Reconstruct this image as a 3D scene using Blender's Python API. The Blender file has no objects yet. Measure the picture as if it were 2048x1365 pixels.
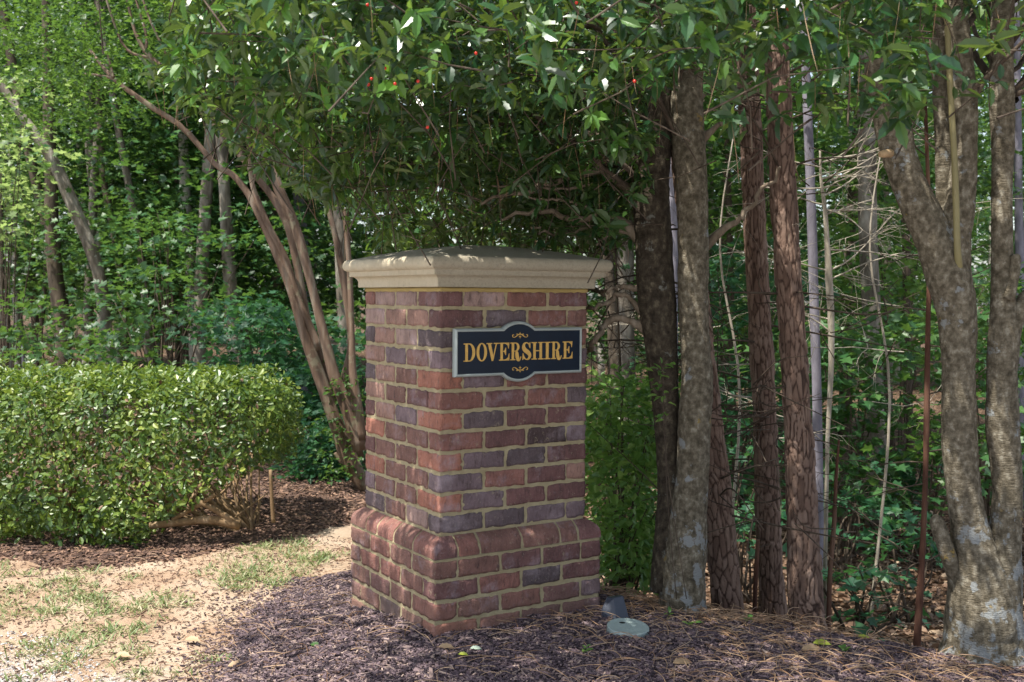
import bpy, math, random
import numpy as np
from mathutils import Vector, Matrix
random.seed(7); RNG = np.random.default_rng(11)
S = bpy.context.scene
COL = S.collection
EYE = 1.31
# ------------------------------------------------------------------ camera
F, PITCH, ROLL = 2149.0, -0.04134, 0.0063
cp, sp, cr, sr = math.cos(PITCH), math.sin(PITCH), math.cos(ROLL), math.sin(ROLL)
FWD = np.array([0, cp, sp]); UP0 = np.array([0, -sp, cp]); X0 = np.array([1., 0, 0])
RIGHT = cr*X0 + sr*UP0; UPV = -sr*X0 + cr*UP0
cam = bpy.data.cameras.new('camera'); camo = bpy.data.objects.new('camera', cam); COL.objects.link(camo)
cam.sensor_width = 36; cam.lens = F/2048*36; cam.clip_start = 0.05; cam.clip_end = 2000
M = Matrix.Identity(4)
for i in range(3):
    M[i][0] = RIGHT[i]; M[i][1] = UPV[i]; M[i][2] = -FWD[i]
M[2][3] = EYE
camo.matrix_world = M; S.camera = camo
cam.dof.use_dof = True; cam.dof.focus_distance = 4.4; cam.dof.aperture_fstop = 6.3
# ------------------------------------------------------------------ sky, sun, exposure
SUN = np.array([-.34, -.24, .91]); SUN /= np.linalg.norm(SUN)
EL = math.asin(SUN[2]); AZ = math.atan2(SUN[0], SUN[1])
W = bpy.data.worlds.new('World'); S.world = W; W.use_nodes = True
wn = W.node_tree.nodes; wl = W.node_tree.links; bg = wn['Background']
sky = wn.new('ShaderNodeTexSky'); sky.sky_type = 'NISHITA'; sky.sun_disc = False
sky.sun_elevation = EL; sky.sun_rotation = AZ; sky.air_density = 1.0; sky.dust_density = 2.0
hv = wn.new('ShaderNodeHueSaturation'); hv.inputs['Saturation'].default_value = .62; wl.new(sky.outputs[0], hv.inputs['Color']); wl.new(hv.outputs[0], bg.inputs[0]); bg.inputs[1].default_value = 0.14
sl = bpy.data.lights.new('sun', 'SUN'); sl.energy = 4.2; sl.angle = math.radians(0.53); sl.color = (1, .95, .86)
so = bpy.data.objects.new('sun', sl); COL.objects.link(so)
so.rotation_euler = Vector(SUN).to_track_quat('Z', 'Y').to_euler(); so.location = (-6, -6, 15)
S.view_settings.view_transform = 'Standard'; S.view_settings.look = 'None'
S.view_settings.exposure = 1.08; S.view_settings.gamma = 1
try:
    S.cycles.max_bounces = 8; S.cycles.transparent_max_bounces = 4; S.cycles.diffuse_bounces = 5
    S.cycles.use_denoising = True
except Exception: pass

# ------------------------------------------------------------------ helpers
def P(px, py, Y):
    """a point of the place seen in direction (px, py), at distance Y in front"""
    d = FWD + RIGHT*((px-1024)/F) - UPV*((py-682.5)/F)
    return np.array([0, 0, EYE]) + d*(Y/d[1])
def sstep(a, b, x):
    t = np.clip((x-a)/(b-a), 0, 1); return t*t*(3-2*t)
def _h(i, j, k, s=0):
    n = (i*73856093) ^ (j*19349663) ^ (k*83492791) ^ (s*2654435761)
    n = (n ^ (n >> 13)) & 0x7fffffff; n = (n*1274126177) & 0x7fffffff
    n = (n ^ (n >> 16)) & 0xffff
    return n/65535.0
def vn(p, s=0):
    p = np.asarray(p, float); f = np.floor(p).astype(np.int64); t = p-f; t = t*t*(3-2*t); r = 0
    for a in (0, 1):
        for b in (0, 1):
            for c in (0, 1):
                w = (t[..., 0] if a else 1-t[..., 0])*(t[..., 1] if b else 1-t[..., 1])*(t[..., 2] if c else 1-t[..., 2])
                r = r + w*_h(f[..., 0]+a, f[..., 1]+b, f[..., 2]+c, s)
    return r*2-1
def fbm(p, o=3, s=0):
    p = np.asarray(p, float); r = 0; a = 1.0
    for i in range(o): r = r + a*vn(p*(2.03**i)+i*17.3, s+i); a *= .5
    return r
def hgt(x, y):
    x = np.asarray(x, float); y = np.asarray(y, float)
    z = np.zeros(np.broadcast(x, y).shape)-.052
    z = z - .13*sstep(.35, 1.5, np.sqrt((x-.35)**2+(y-4.1)**2)*1.0 - .2)*sstep(.2, -.9, x)
    s = (x-.84)*.54+(y-4.65)*.84
    drop = .95*(1-np.exp(-np.clip(s, 0, None)/1.7))
    z = z - drop*sstep(-1.3, .9, x) - .03*sstep(-.6, 0, s)*sstep(-1, .5, x)
    z = z - .25*sstep(7.5, 14, y)*sstep(1.5, -1, x)
    z = z + .012*vn(np.stack([x*1.3, y*1.3, 0*x], -1), 3) + .25*vn(np.stack([x*.11, y*.11, 0*x+5], -1), 4)*sstep(12, 30, y)
    return z
def G(px, py):
    """where the view ray through (px, py) meets the terrain"""
    Y = 2.5
    for i in range(6000):
        q = P(px, py, Y)
        if q[2] <= float(hgt(q[0], q[1])): return q
        Y += .01
    return q
def arr(x): return np.asarray(x, float)
def build(name, V, Fq, mats, parent=None, smooth=True, mi=None, col=None, loc=None):
    """V (n,3); Fq list of arrays (each m x k faces)"""
    me = bpy.data.meshes.new(name); V = np.asarray(V, np.float32)
    if loc is not None: V = V-np.asarray(loc, np.float32)
    Fs = [np.asarray(f, np.int32) for f in Fq if len(f)]
    tot = np.concatenate([np.full(len(f), f.shape[1], np.int32) for f in Fs])
    idx = np.concatenate([f.ravel() for f in Fs])
    me.vertices.add(len(V)); me.vertices.foreach_set('co', V.ravel())
    me.loops.add(len(idx)); me.loops.foreach_set('vertex_index', idx)
    me.polygons.add(len(tot)); st = np.concatenate([[0], np.cumsum(tot)[:-1]]).astype(np.int32)
    me.polygons.foreach_set('loop_start', st); me.polygons.foreach_set('loop_total', tot)
    me.polygons.foreach_set('use_smooth', np.full(len(tot), smooth))
    for m in (mats if isinstance(mats, (list, tuple)) else [mats]): me.materials.append(m)
    if mi is not None: me.polygons.foreach_set('material_index', np.asarray(mi, np.int32))
    if col is not None:
        at = me.color_attributes.new('col', 'FLOAT_COLOR', 'POINT')
        c = np.ones((len(V), 4), np.float32); c[:, :3] = col; at.data.foreach_set('color', c.ravel())
    me.update(calc_edges=True); me.validate()
    o = bpy.data.objects.new(name, me); COL.objects.link(o)
    if loc is not None and parent is None: o.location = loc
    if parent is not None: o.parent = parent
    return o
class MB:
    def __init__(s): s.V = []; s.F = {}; s.n = 0; s.C = []
    def add(s, V, faces, c=None):
        V = np.asarray(V, float); s.V.append(V)
        for f in faces:
            f = np.asarray(f, int)
            if len(f): s.F.setdefault(f.shape[1], []).append(f+s.n)
        s.n += len(V)
        if c is not None: s.C.append(np.broadcast_to(np.asarray(c, float), (len(V), 3)))
    def build(s, name, mats, parent=None, smooth=True, loc=None):
        return build(name, np.concatenate(s.V), [np.concatenate(v) for v in s.F.values()], mats, parent, smooth,
                     col=np.concatenate(s.C) if s.C else None, loc=loc)
def tag(o, label, cat, group=None, kind=None):
    if label: o['label'] = label
    if cat: o['category'] = cat
    if group: o['group'] = group
    if kind: o['kind'] = kind
    return o
def empty(name, loc, label, cat, group=None):
    o = bpy.data.objects.new(name, None); COL.objects.link(o); o.location = [float(a) for a in loc]
    o.empty_display_size = .1
    bpy.context.view_layer.update(); return tag(o, label, cat, group)
def fix_parent(o, root):
    """give a mesh written in world coordinates to its root"""
    o.parent = root; o.matrix_parent_inverse = Matrix.Translation(root.location).inverted(); return o
def part(mb, name, mat, root, smooth=True):
    return fix_parent(mb.build(name, mat, None, smooth), root)
def spline(pts, n):
    """Catmull-Rom through rows of pts"""
    p = np.asarray(pts, float); p = np.vstack([2*p[0]-p[1], p, 2*p[-1]-p[-2]]); out = []
    m = len(p)-3; t = np.linspace(0, m, n)
    for a in t:
        i = min(int(a), m-1); u = a-i; p0, p1, p2, p3 = p[i:i+4]
        out.append(.5*((2*p1)+(-p0+p2)*u+(2*p0-5*p1+4*p2-p3)*u*u+(-p0+3*p1-3*p2+p3)*u**3))
    return np.array(out)
def tube(pts, rad, sides=8, disp=None, cap=True):
    pts = arr(pts); rad = np.broadcast_to(arr(rad), (len(pts),)); n = len(pts)
    T = np.gradient(pts, axis=0); T /= np.linalg.norm(T, axis=1)[:, None]+1e-9
    ref = np.array([0., 1, 0]) if abs(T[0][1]) < .8 else np.array([1., 0, 0])
    A = np.cross(np.cross(T, ref), T); A /= np.linalg.norm(A, axis=1)[:, None]+1e-9; B = np.cross(T, A)
    th = np.linspace(0, 2*math.pi, sides, endpoint=False)
    D = A[:, None]*np.cos(th)[None, :, None]+B[:, None]*np.sin(th)[None, :, None]
    R = rad[:, None]*np.ones(sides)
    if disp is not None: R = R+disp(pts[:, None]+D*rad[:, None, None], th, rad)
    V = (pts[:, None]+D*R[..., None]).reshape(-1, 3)
    i = np.arange(n-1)[:, None]*sides; j = np.arange(sides)[None]; k = (j+1) % sides
    Q = np.stack([i+j, i+k, i+sides+k, i+sides+j], -1).reshape(-1, 4)
    fs = [Q]
    if cap:
        V = np.vstack([V, pts[:1], pts[-1:]]); b = n*sides; jj = np.arange(sides); kk = (jj+1) % sides
        fs.append(np.stack([np.full(sides, b), kk, jj], -1)); e = (n-1)*sides
        fs.append(np.stack([np.full(sides, b+1), e+jj, e+kk], -1))
    return V, fs
def pxtube(pts, Y, n=40, ext=0):
    """pts rows (px, py, width_px[, Y]) -> world centre line and radii"""
    a = np.array([list(p)+[Y]*(4-len(p)) for p in pts], float); a = spline(a, n)
    C = np.array([P(x, y, YY) for x, y, w, YY in a]); r = a[:, 2]/2/F*a[:, 3]
    if ext:
        d = C[-1]-C[-4]; d /= np.linalg.norm(d); m = max(3, int(ext/.25))
        C = np.vstack([C, C[-1]+d*np.linspace(ext/m, ext, m)[:, None]]); r = np.concatenate([r, r[-1]*np.linspace(1, .55, m)])
    return C, r
def box(c, s, R=None):
    v = np.array([[x, y, z] for x in (-.5, .5) for y in (-.5, .5) for z in (-.5, .5)])*arr(s)
    if R is not None: v = v@arr(R).T
    return v+arr(c), [np.array([[0, 1, 3, 2], [4, 6, 7, 5], [0, 4, 5, 1], [2, 3, 7, 6], [0, 2, 6, 4], [1, 5, 7, 3]])]

# ------------------------------------------------------------------ materials
def nmat(name):
    m = bpy.data.materials.new(name); m.use_nodes = True; n = m.node_tree.nodes; l = m.node_tree.links
    return m, n, l, n['Principled BSDF']
def ramp(n, stops, interp='LINEAR'):
    r = n.new('ShaderNodeValToRGB'); e = r.color_ramp; e.interpolation = interp
    while len(e.elements) < len(stops): e.elements.new(.5)
    for q, (p, c) in zip(e.elements, stops): q.position = p; q.color = (*c, 1) if len(c) == 3 else c
    return r
def noise(n, l, vec, scale, detail=4, rough=.55, sc=None):
    t = n.new('ShaderNodeTexNoise'); t.inputs['Scale'].default_value = scale
    t.inputs['Detail'].default_value = detail; t.inputs['Roughness'].default_value = rough
    if sc is not None:
        mp = n.new('ShaderNodeMapping'); mp.inputs['Scale'].default_value = sc; l.new(vec, mp.inputs[0]); vec = mp.outputs[0]
    l.new(vec, t.inputs['Vector']); return t
def mixc(n, l, fac, a, b, mode='MIX'):
    m = n.new('ShaderNodeMix'); m.data_type = 'RGBA'; m.blend_type = mode
    for s, v in ((0, fac), (6, a), (7, b)):
        if hasattr(v, 'is_output') or isinstance(v, bpy.types.NodeSocket): l.new(v, m.inputs[s])
        elif s == 0: m.inputs[0].default_value = v
        else: m.inputs[s].default_value = (*v, 1)
    return m.outputs[2]
def mth(n, l, op, a, b=None, clamp=False):
    m = n.new('ShaderNodeMath'); m.operation = op; m.use_clamp = clamp
    for i, v in enumerate((a, b)):
        if v is None: continue
        if isinstance(v, bpy.types.NodeSocket): l.new(v, m.inputs[i])
        else: m.inputs[i].default_value = v
    return m.outputs[0]
def bump(n, l, b, h, s, d=.01):
    u = n.new('ShaderNodeBump'); u.inputs['Strength'].default_value = s; u.inputs['Distance'].default_value = d
    l.new(h, u.inputs['Height']); l.new(u.outputs[0], b.inputs['Normal']); return u
def tc(n): return n.new('ShaderNodeTexCoord').outputs['Object']
def leaf_mat(name, cols, back=None, rough=.4, trans=.3, tcol=(.25, .4, .05), spec=.5, clump=None, vary=True):
    m, n, l, b = nmat(name); g = n.new('ShaderNodeNewGeometry')
    r = ramp(n, [(i/(max(1, len(cols)-1)), c) for i, c in enumerate(cols)])
    f = g.outputs['Random Per Island']
    if clump:
        t = noise(n, l, tc(n), clump, 2); f = mth(n, l, 'ADD', mth(n, l, 'MULTIPLY', f, .6), mth(n, l, 'MULTIPLY', mth(n, l, 'SUBTRACT', t.outputs[0], .3), 1.0), True)
    l.new(f, r.inputs[0]); c = r.outputs[0]
    if vary:
        oi = n.new('ShaderNodeObjectInfo'); h = n.new('ShaderNodeHueSaturation')
        h.inputs['Hue'].default_value = .5; l.new(mth(n, l, 'ADD', mth(n, l, 'MULTIPLY', oi.outputs['Random'], .5), .75), h.inputs['Value'])
        l.new(c, h.inputs['Color']); c = h.outputs[0]
    if back: c = mixc(n, l, g.outputs['Backfacing'], c, back)
    l.new(c, b.inputs['Base Color']); b.inputs['Roughness'].default_value = rough
    b.inputs['Specular IOR Level'].default_value = spec
    if trans > 0:
        t = n.new('ShaderNodeBsdfTranslucent'); l.new(mixc(n, l, .6, c, tcol), t.inputs[0])
        x = n.new('ShaderNodeMixShader'); x.inputs[0].default_value = trans
        l.new(b.outputs[0], x.inputs[1]); l.new(t.outputs[0], x.inputs[2]); l.new(x.outputs[0], n['Material Output'].inputs[0])
    return m
def simple_mat(name, col, rough=.6, metal=0, bumpy=0, bs=80, var=.25, vs=12):
    m, n, l, b = nmat(name); o = tc(n); t = noise(n, l, o, vs, 4)
    c = mixc(n, l, t.outputs[0], [a*(1-var) for a in col], [min(1, a*(1+var)) for a in col])
    l.new(c, b.inputs['Base Color']); b.inputs['Roughness'].default_value = rough; b.inputs['Metallic'].default_value = metal
    if bumpy: bump(n, l, b, noise(n, l, o, bs, 3).outputs[0], bumpy, .005)
    return m
def bark_mat(name, cols, lichen=None, sc=(1, 1, .3), scale=14, bstr=.6, bd=.01, lic_amt=.62, low=None, bumpsc=None, rough=.9):
    m, n, l, b = nmat(name); o = tc(n)
    t = noise(n, l, o, scale, 6, .6, sc); r = ramp(n, [(.3+.4*i/(len(cols)-1), c) for i, c in enumerate(cols)]); l.new(t.outputs[0], r.inputs[0]); c = r.outputs[0]
    big = noise(n, l, o, scale*.25, 3); c = mixc(n, l, .35, c, big.outputs[0], 'OVERLAY') if False else c
    fine = noise(n, l, o, scale*3, 4, .7, sc)
    c = mixc(n, l, mth(n, l, 'MULTIPLY', fine.outputs[0], .5), c, [a*.45 for a in cols[0]])
    if lichen:
        for k, (lc, th, s2, zlo) in enumerate(lichen):
            q = noise(n, l, o, s2, 5, .65); 
            v = q.outputs[0]
            if zlo is not None:
                sx = n.new('ShaderNodeSeparateXYZ'); gg = n.new('ShaderNodeNewGeometry'); l.new(gg.outputs['Position'], sx.inputs[0])
                mr = n.new('ShaderNodeMapRange'); l.new(sx.outputs[2], mr.inputs[0]); mr.inputs[1].default_value = zlo[0]; mr.inputs[2].default_value = zlo[1]
                mr.inputs[3].default_value = zlo[2]; mr.inputs[4].default_value = 0; v = mth(n, l, 'ADD', v, mr.outputs[0])
            rr = ramp(n, [(th, (0, 0, 0)), (th+.04, (1, 1, 1))]); l.new(v, rr.inputs[0]); c = mixc(n, l, rr.outputs[0], c, lc)
    l.new(c, b.inputs['Base Color']); b.inputs['Roughness'].default_value = rough; b.inputs['Specular IOR Level'].default_value = .25
    hb = noise(n, l, o, scale*1.8, 6, .65, bumpsc or sc)
    bump(n, l, b, hb.outputs[0], bstr, bd); return m

M_holly = leaf_mat('holly_leaf', [(.008, .036, .016), (.015, .062, .020), (.030, .10, .025), (.08, .165, .028)], back=(.036, .078, .022), rough=.34, trans=.24, tcol=(.26, .36, .04), spec=.6, vary=False)
M_hollynewlit = leaf_mat('holly_young_sunlit_leaf', [(.05, .15, .022), (.09, .21, .03)], back=(.09, .14, .045), rough=.35, trans=.3, tcol=(.3, .5, .05), vary=False)
M_hedge = leaf_mat('hedge_leaf', [(.016, .042, .009), (.045, .10, .017), (.125, .19, .03), (.30, .34, .065)], rough=.42, trans=.25, tcol=(.35, .5, .06), spec=.6, vary=False, clump=4)
M_myrtle = leaf_mat('myrtle_leaf', [(.025, .075, .015), (.045, .11, .02), (.08, .16, .03)], rough=.42, trans=.4, tcol=(.22, .38, .05), vary=False)
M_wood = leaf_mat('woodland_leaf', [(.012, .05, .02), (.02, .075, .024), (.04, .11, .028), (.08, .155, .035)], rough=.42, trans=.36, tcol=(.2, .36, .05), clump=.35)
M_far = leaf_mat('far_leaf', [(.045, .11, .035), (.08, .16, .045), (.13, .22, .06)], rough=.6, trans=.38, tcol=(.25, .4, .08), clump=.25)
M_sunlit = leaf_mat('sunlit_maple_leaf', [(.08, .16, .05), (.13, .22, .065), (.2, .29, .10)], rough=.45, trans=.5, tcol=(.5, .65, .2), vary=False)  # sunlight put into the leaf colour: paler and more translucent
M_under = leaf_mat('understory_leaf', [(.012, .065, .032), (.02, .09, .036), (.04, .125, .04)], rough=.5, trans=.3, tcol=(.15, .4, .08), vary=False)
M_shrub = leaf_mat('shrub_leaf', [(.05, .14, .035), (.11, .23, .05), (.24, .36, .09)], rough=.4, trans=.4, tcol=(.3, .5, .08), vary=False)
M_litter = leaf_mat('dry_leaf', [(.05, .028, .016), (.11, .06, .034), (.19, .115, .07), (.34, .25, .17)], rough=.7, trans=.1, tcol=(.4, .2, .08), vary=False)
M_chip = leaf_mat('mulch_chip', [(.020, .013, .016), (.05, .033, .040), (.085, .056, .066), (.12, .083, .093), (.17, .12, .123), (.34, .25, .2)], rough=.75, trans=0, vary=False)
M_chip2 = leaf_mat('brown_chip', [(.04, .022, .018), (.09, .05, .035), (.15, .085, .06), (.28, .17, .11)], rough=.8, trans=0, vary=False)
M_needle = leaf_mat('pine_needle', [(.16, .08, .04), (.28, .165, .085), (.40, .27, .16)], rough=.5, trans=.1, tcol=(.5, .3, .1), vary=False)
M_grass = leaf_mat('grass_blade', [(.09, .15, .05), (.14, .2, .07), (.25, .27, .12), (.42, .36, .22)], rough=.5, trans=.3, tcol=(.3, .4, .1), vary=False)
M_twig = bark_mat('twig_bark', [(.05, .035, .024), (.10, .075, .055), (.17, .135, .10)], scale=30, bstr=.3)
M_palewood = bark_mat('bleached_wood', [(.30, .26, .20), (.42, .37, .29), (.55, .5, .42)], scale=30, bstr=.3)
M_hbark = bark_mat('holly_bark', [(.07, .058, .038), (.14, .117, .08), (.24, .205, .148), (.42, .385, .30)], scale=44, sc=(1, 1, .8), bstr=.9, bd=.012, bumpsc=(.6, .6, 2.2),
    lichen=[((.25, .26, .255), .62, 11, (0.0, .9, .10)), ((.21, .19, .14), .66, 24, None), ((.27, .19, .06), .67, 7, (.1, 1.0, .02))])
M_hshade = bark_mat('shaded_wet_holly_bark', [(.022, .016, .010), (.05, .038, .026), (.085, .068, .046), (.19, .16, .11)], scale=40, sc=(1, 1, .7), bstr=.9, bd=.012, bumpsc=(.6, .6, 2.2), lichen=[((.16, .16, .14), .64, 12, (0, .7, .08))])  # wet left stem, with its shade darkened into the bark colour
M_mbark = bark_mat('myrtle_bark', [(.07, .045, .03), (.15, .095, .062), (.23, .155, .11), (.34, .29, .22)], scale=9, sc=(1.6, 1.6, .16), bstr=.5, bd=.01, lichen=[((.19, .16, .105), .58, 9, None)], rough=.6)
M_gbark = bark_mat('grey_bark', [(.08, .065, .05), (.17, .145, .115), (.27, .24, .2), (.42, .39, .34)], scale=8, sc=(1, 1, .35), bstr=.8, bd=.02, lichen=[((.5, .5, .46), .66, 3, None)])
M_dbark = bark_mat('dark_bark', [(.05, .04, .03), (.11, .085, .06), (.19, .15, .11)], scale=9, sc=(1, 1, .25), bstr=1, bd=.02)
M_pale = bark_mat('pale_bark', [(.25, .22, .18), (.42, .39, .34), (.58, .56, .5)], scale=6, sc=(1, 1, .3), bstr=.5, bd=.02)
M_blue = bark_mat('blue_grey_bark', [(.12, .11, .13), (.22, .205, .24), (.32, .30, .34)], scale=14, sc=(1, 1, .3), bstr=.6)
M_red = bark_mat('reddish_bark', [(.06, .028, .02), (.14, .065, .042), (.28, .17, .115)], scale=14, sc=(1, 1, .12), bstr=.7)

# ------------------------------------------------------------------ leaves
def tmpl(st, ws, fold=.12, droop=.15):
    """mid-rib leaf: stations st with half widths ws"""
    V = [[0, 0, 0]]; 
    for t, w in zip(st, ws):
        z = -droop*t*t; V += [[t, -w, z+fold*w*2], [t, 0, z], [t, w, z+fold*w*2]]
    V.append([1, 0, -droop]); n = len(st); q = []; tr = [[0, 1, 2], [0, 2, 3]]
    for i in range(n-1):
        a = 1+3*i; q += [[a, a+3, a+4, a+1], [a+1, a+4, a+5, a+2]]
    a = 1+3*(n-1); tr += [[a, 3*n+1, a+1], [a+1, 3*n+1, a+2]]
    return arr(V), [np.array(q), np.array(tr)] if q else [np.array(tr)]
T_holly = tmpl([.08, .25, .34, .5, .6, .76, .86], [.09, .235, .20, .265, .21, .20, .09], .22, .16)
T_mid = tmpl([.2, .5, .8], [.17, .26, .18], .25, .15)
T_oval = tmpl([.22, .6, .88], [.2, .28, .16], .2, .1)
T_two = tmpl([.45], [.30], .25, .15)
T_maple = (arr([[0, 0, 0], [.1, -.45, .05], [.42, -.28, 0], [.62, -.62, .03], [.66, -.2, -.04], [1, 0, -.15], [.66, .2, -.04], [.62, .62, .03], [.42, .28, 0], [.1, .45, .05], [.4, 0, -.05]]),
           [np.array([[10, 0, 1], [10, 1, 2], [10, 2, 3], [10, 3, 4], [10, 4, 5], [10, 5, 6], [10, 6, 7], [10, 7, 8], [10, 8, 9], [10, 9, 0]])])
def norm(v): return v/(np.linalg.norm(v, axis=-1, keepdims=True)+1e-9)
def leaves_data(pos, axis, nrm, L, T, wr=1.0):
    pos, axis, nrm = arr(pos), norm(arr(axis)), arr(nrm); side = norm(np.cross(nrm, axis)); nrm = np.cross(axis, side)
    L = np.broadcast_to(arr(L), (len(pos),)); wr = np.broadcast_to(arr(wr), (len(pos),)); t, fs = T; k = len(t)
    V = pos[:, None]+L[:, None, None]*(t[None, :, 0:1]*axis[:, None]+t[None, :, 1:2]*side[:, None]*wr[:, None, None]+t[None, :, 2:3]*nrm[:, None])
    off = (np.arange(len(pos))*k)[:, None, None]
    return V.reshape(-1, 3), [(f[None]+off).reshape(-1, f.shape[1]) for f in fs]
def leaf_obj(name, pos, axis, nrm, L, T, mat, root=None, wr=1.0):
    V, f = leaves_data(pos, axis, nrm, L, T, wr); o = build(name, V, f, mat, smooth=False)
    if root is not None: fix_parent(o, root)
    return o
def rnd(n, k=3): return RNG.normal(size=(n, k))
def rosettes(C, D, nl, L, spread=1.0, droop=.35, jit=.25):
    """leaf whorls at points C pointing along D"""
    D = norm(arr(D)); N = len(C); C = np.repeat(C, nl, 0); Dr = np.repeat(D, nl, 0)
    az = np.tile(np.arange(nl)*2.4, N)+np.repeat(RNG.uniform(0, 6.28, N), nl)
    A = norm(np.cross(Dr, norm(rnd(N)).repeat(nl, 0)+.01)); B = np.cross(Dr, A)
    rad = A*np.cos(az)[:, None]+B*np.sin(az)[:, None]
    ax = norm(Dr*RNG.uniform(.15, .9, (N*nl, 1))+rad*spread+rnd(N*nl)*jit+np.array([0, 0, -droop]))
    nr = norm(Dr*.6+np.array([0, 0, .8])+rnd(N*nl)*.35)
    base = C-Dr*(np.tile(np.arange(nl), N)*L*.14)[:, None]
    return base, ax, nr, RNG.uniform(.75, 1.15, N*nl)*L

# ------------------------------------------------------------------ ground
bed_curve = [G(*p)[:2] for p in [(690, 1112), (620, 1158), (540, 1208), (480, 1262), (455, 1310), (440, 1362)]]
crest = [(.55, 4.95), (.84, 4.72), (1.29, 4.46), (1.62, 4.22), (1.95, 4.06), (2.6, 3.85), (4, 3.4)]
bed_poly = [tuple(p) for p in bed_curve]+[(-.75, 3.1), (-.4, 2.4), (4, 2.2)]+crest[::-1]+[(.2, 5.35), (-.5, 5.5)]
hb_front = [G(*p)[:2] for p in [(-260, 1060), (0, 1112), (130, 1138), (330, 1120), (560, 1078), (730, 1040)]]
hb_poly = [tuple(p) for p in hb_front]+[(-.3, 7.2), (-.4, 9.2), (-2, 9.5), (-6.5, 9.5), (-6.5, 6)]
def pdist(poly, X, Y):
    """signed distance to polygon (positive inside)"""
    poly = arr(poly); d = np.full(X.shape, 1e9); ins = np.zeros(X.shape, bool)
    for i in range(len(poly)):
        a, b = poly[i], poly[(i+1) % len(poly)]; e = b-a
        t = np.clip(((X-a[0])*e[0]+(Y-a[1])*e[1])/(e@e), 0, 1)
        d = np.minimum(d, np.hypot(X-a[0]-t*e[0], Y-a[1]-t*e[1]))
        c = ((a[1] > Y) != (b[1] > Y)) & (X < (b[0]-a[0])*(Y-a[1])/(b[1]-a[1]+1e-12)+a[0]); ins ^= c
    return np.where(ins, d, -d)
def grid(xs, ys, zf, name, mat, drop=None):
    X, Y = np.meshgrid(xs, ys); Z = zf(X, Y); V = np.stack([X, Y, Z], -1).reshape(-1, 3)
    nx, ny = len(xs), len(ys); i = np.arange(ny-1)[:, None]*nx+np.arange(nx-1)[None]
    Q = np.stack([i, i+1, i+nx+1, i+nx], -1).reshape(-1, 4)
    if drop is not None: Q = Q[drop(V[Q].mean(1))]; u, inv = np.unique(Q, return_inverse=True); V = V[u]; Q = inv.reshape(-1, 4)
    return build(name, V, [Q], mat)
def outer(a, b, step, lo, hi, g=1.12):
    v = list(np.arange(a, b+1e-6, step)); s = step; x = a; L = []
    while x > lo: s *= g; x -= s; L.append(x)
    s = step; x = b; R = []
    while x < hi: s *= g; x += s; R.append(x)
    return np.array(L[::-1]+v+R)
def hfine(X, Y):
    q = np.stack([X, Y, 0*X], -1); return hgt(X, Y)+.006*fbm(q*9, 3, 8)*(1+2*sstep(6, 9, Y))
# ground material: sandy soil, reddish straw, grey gravel; leaf litter in the wood
gm, n, l, b = nmat('soil'); o = tc(n)
n1 = noise(n, l, o, 2.6, 6, .6); n2 = noise(n, l, o, 22, 5, .65); n3 = noise(n, l, o, 140, 3, .7)
r1 = ramp(n, [(.33, (.23, .135, .08)), (.46, (.37, .26, .175)), (.62, (.47, .375, .28))]); l.new(n1.outputs[0], r1.inputs[0])
c = mixc(n, l, mth(n, l, 'MULTIPLY', n2.outputs[0], .55), r1.outputs[0], (.26, .16, .09))
c = mixc(n, l, mth(n, l, 'MULTIPLY', n3.outputs[0], .35), c, (.55, .45, .36))
sx = n.new('ShaderNodeSeparateXYZ'); l.new(o, sx.inputs[0])
# gravel near the road
gr = mth(n, l, 'ADD', mth(n, l, 'MULTIPLY', sx.outputs[1], -1.0), mth(n, l, 'MULTIPLY', sx.outputs[0], -.45))
gr = mth(n, l, 'ADD', gr, mth(n, l, 'MULTIPLY', n1.outputs[0], 1.4))
rg = ramp(n, [(0, (0, 0, 0)), (1, (1, 1, 1))]); mr = n.new('ShaderNodeMapRange'); l.new(gr, mr.inputs[0]); mr.inputs[1].default_value = -2.75; mr.inputs[2].default_value = -2.35
vg = n.new('ShaderNodeTexVoronoi'); vg.inputs['Scale'].default_value = 75; l.new(o, vg.inputs['Vector'])
hs = n.new('ShaderNodeSeparateColor'); l.new(vg.outputs['Color'], hs.inputs[0])
rgv = ramp(n, [(0, (.22, .22, .24)), (.5, (.42, .41, .42)), (1, (.62, .59, .56))]); l.new(hs.outputs[0], rgv.inputs[0])
c = mixc(n, l, mth(n, l, 'MULTIPLY', mr.outputs[0], .8), c, rgv.outputs[0])
# wood floor
mr2 = n.new('ShaderNodeMapRange'); at = n.new('ShaderNodeAttribute'); at.attribute_name = 'col'; hs2 = n.new('ShaderNodeSeparateColor'); l.new(at.outputs[0], hs2.inputs[0])
v2 = n.new('ShaderNodeTexVoronoi'); v2.inputs['Scale'].default_value = 26; l.new(o, v2.inputs['Vector']); hs3 = n.new('ShaderNodeSeparateColor'); l.new(v2.outputs['Color'], hs3.inputs[0])
rw = ramp(n, [(0, (.02, .013, .009)), (.5, (.07, .042, .026)), (.85, (.13, .08, .05)), (1, (.26, .18, .12))]); l.new(hs3.outputs[0], rw.inputs[0])
c = mixc(n, l, hs2.outputs[0], c, rw.outputs[0])
l.new(c, b.inputs['Base Color']); b.inputs['Roughness'].default_value = .95; b.inputs['Specular IOR Level'].default_value = .15
bump(n, l, b, mth(n, l, 'ADD', n3.outputs[0], mth(n, l, 'MULTIPLY', n2.outputs[0], 1.5)), .8, .012)
xs = outer(-4, 4, .04, -260, 260); ys = outer(2.4, 9.5, .04, -40, 320)
g = grid(xs, ys, hfine, 'ground', gm); tag(g, None, None, kind='structure')
me = g.data; co = np.empty(len(me.vertices)*3, np.float32); me.vertices.foreach_get('co', co); co = co.reshape(-1, 3)
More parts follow.
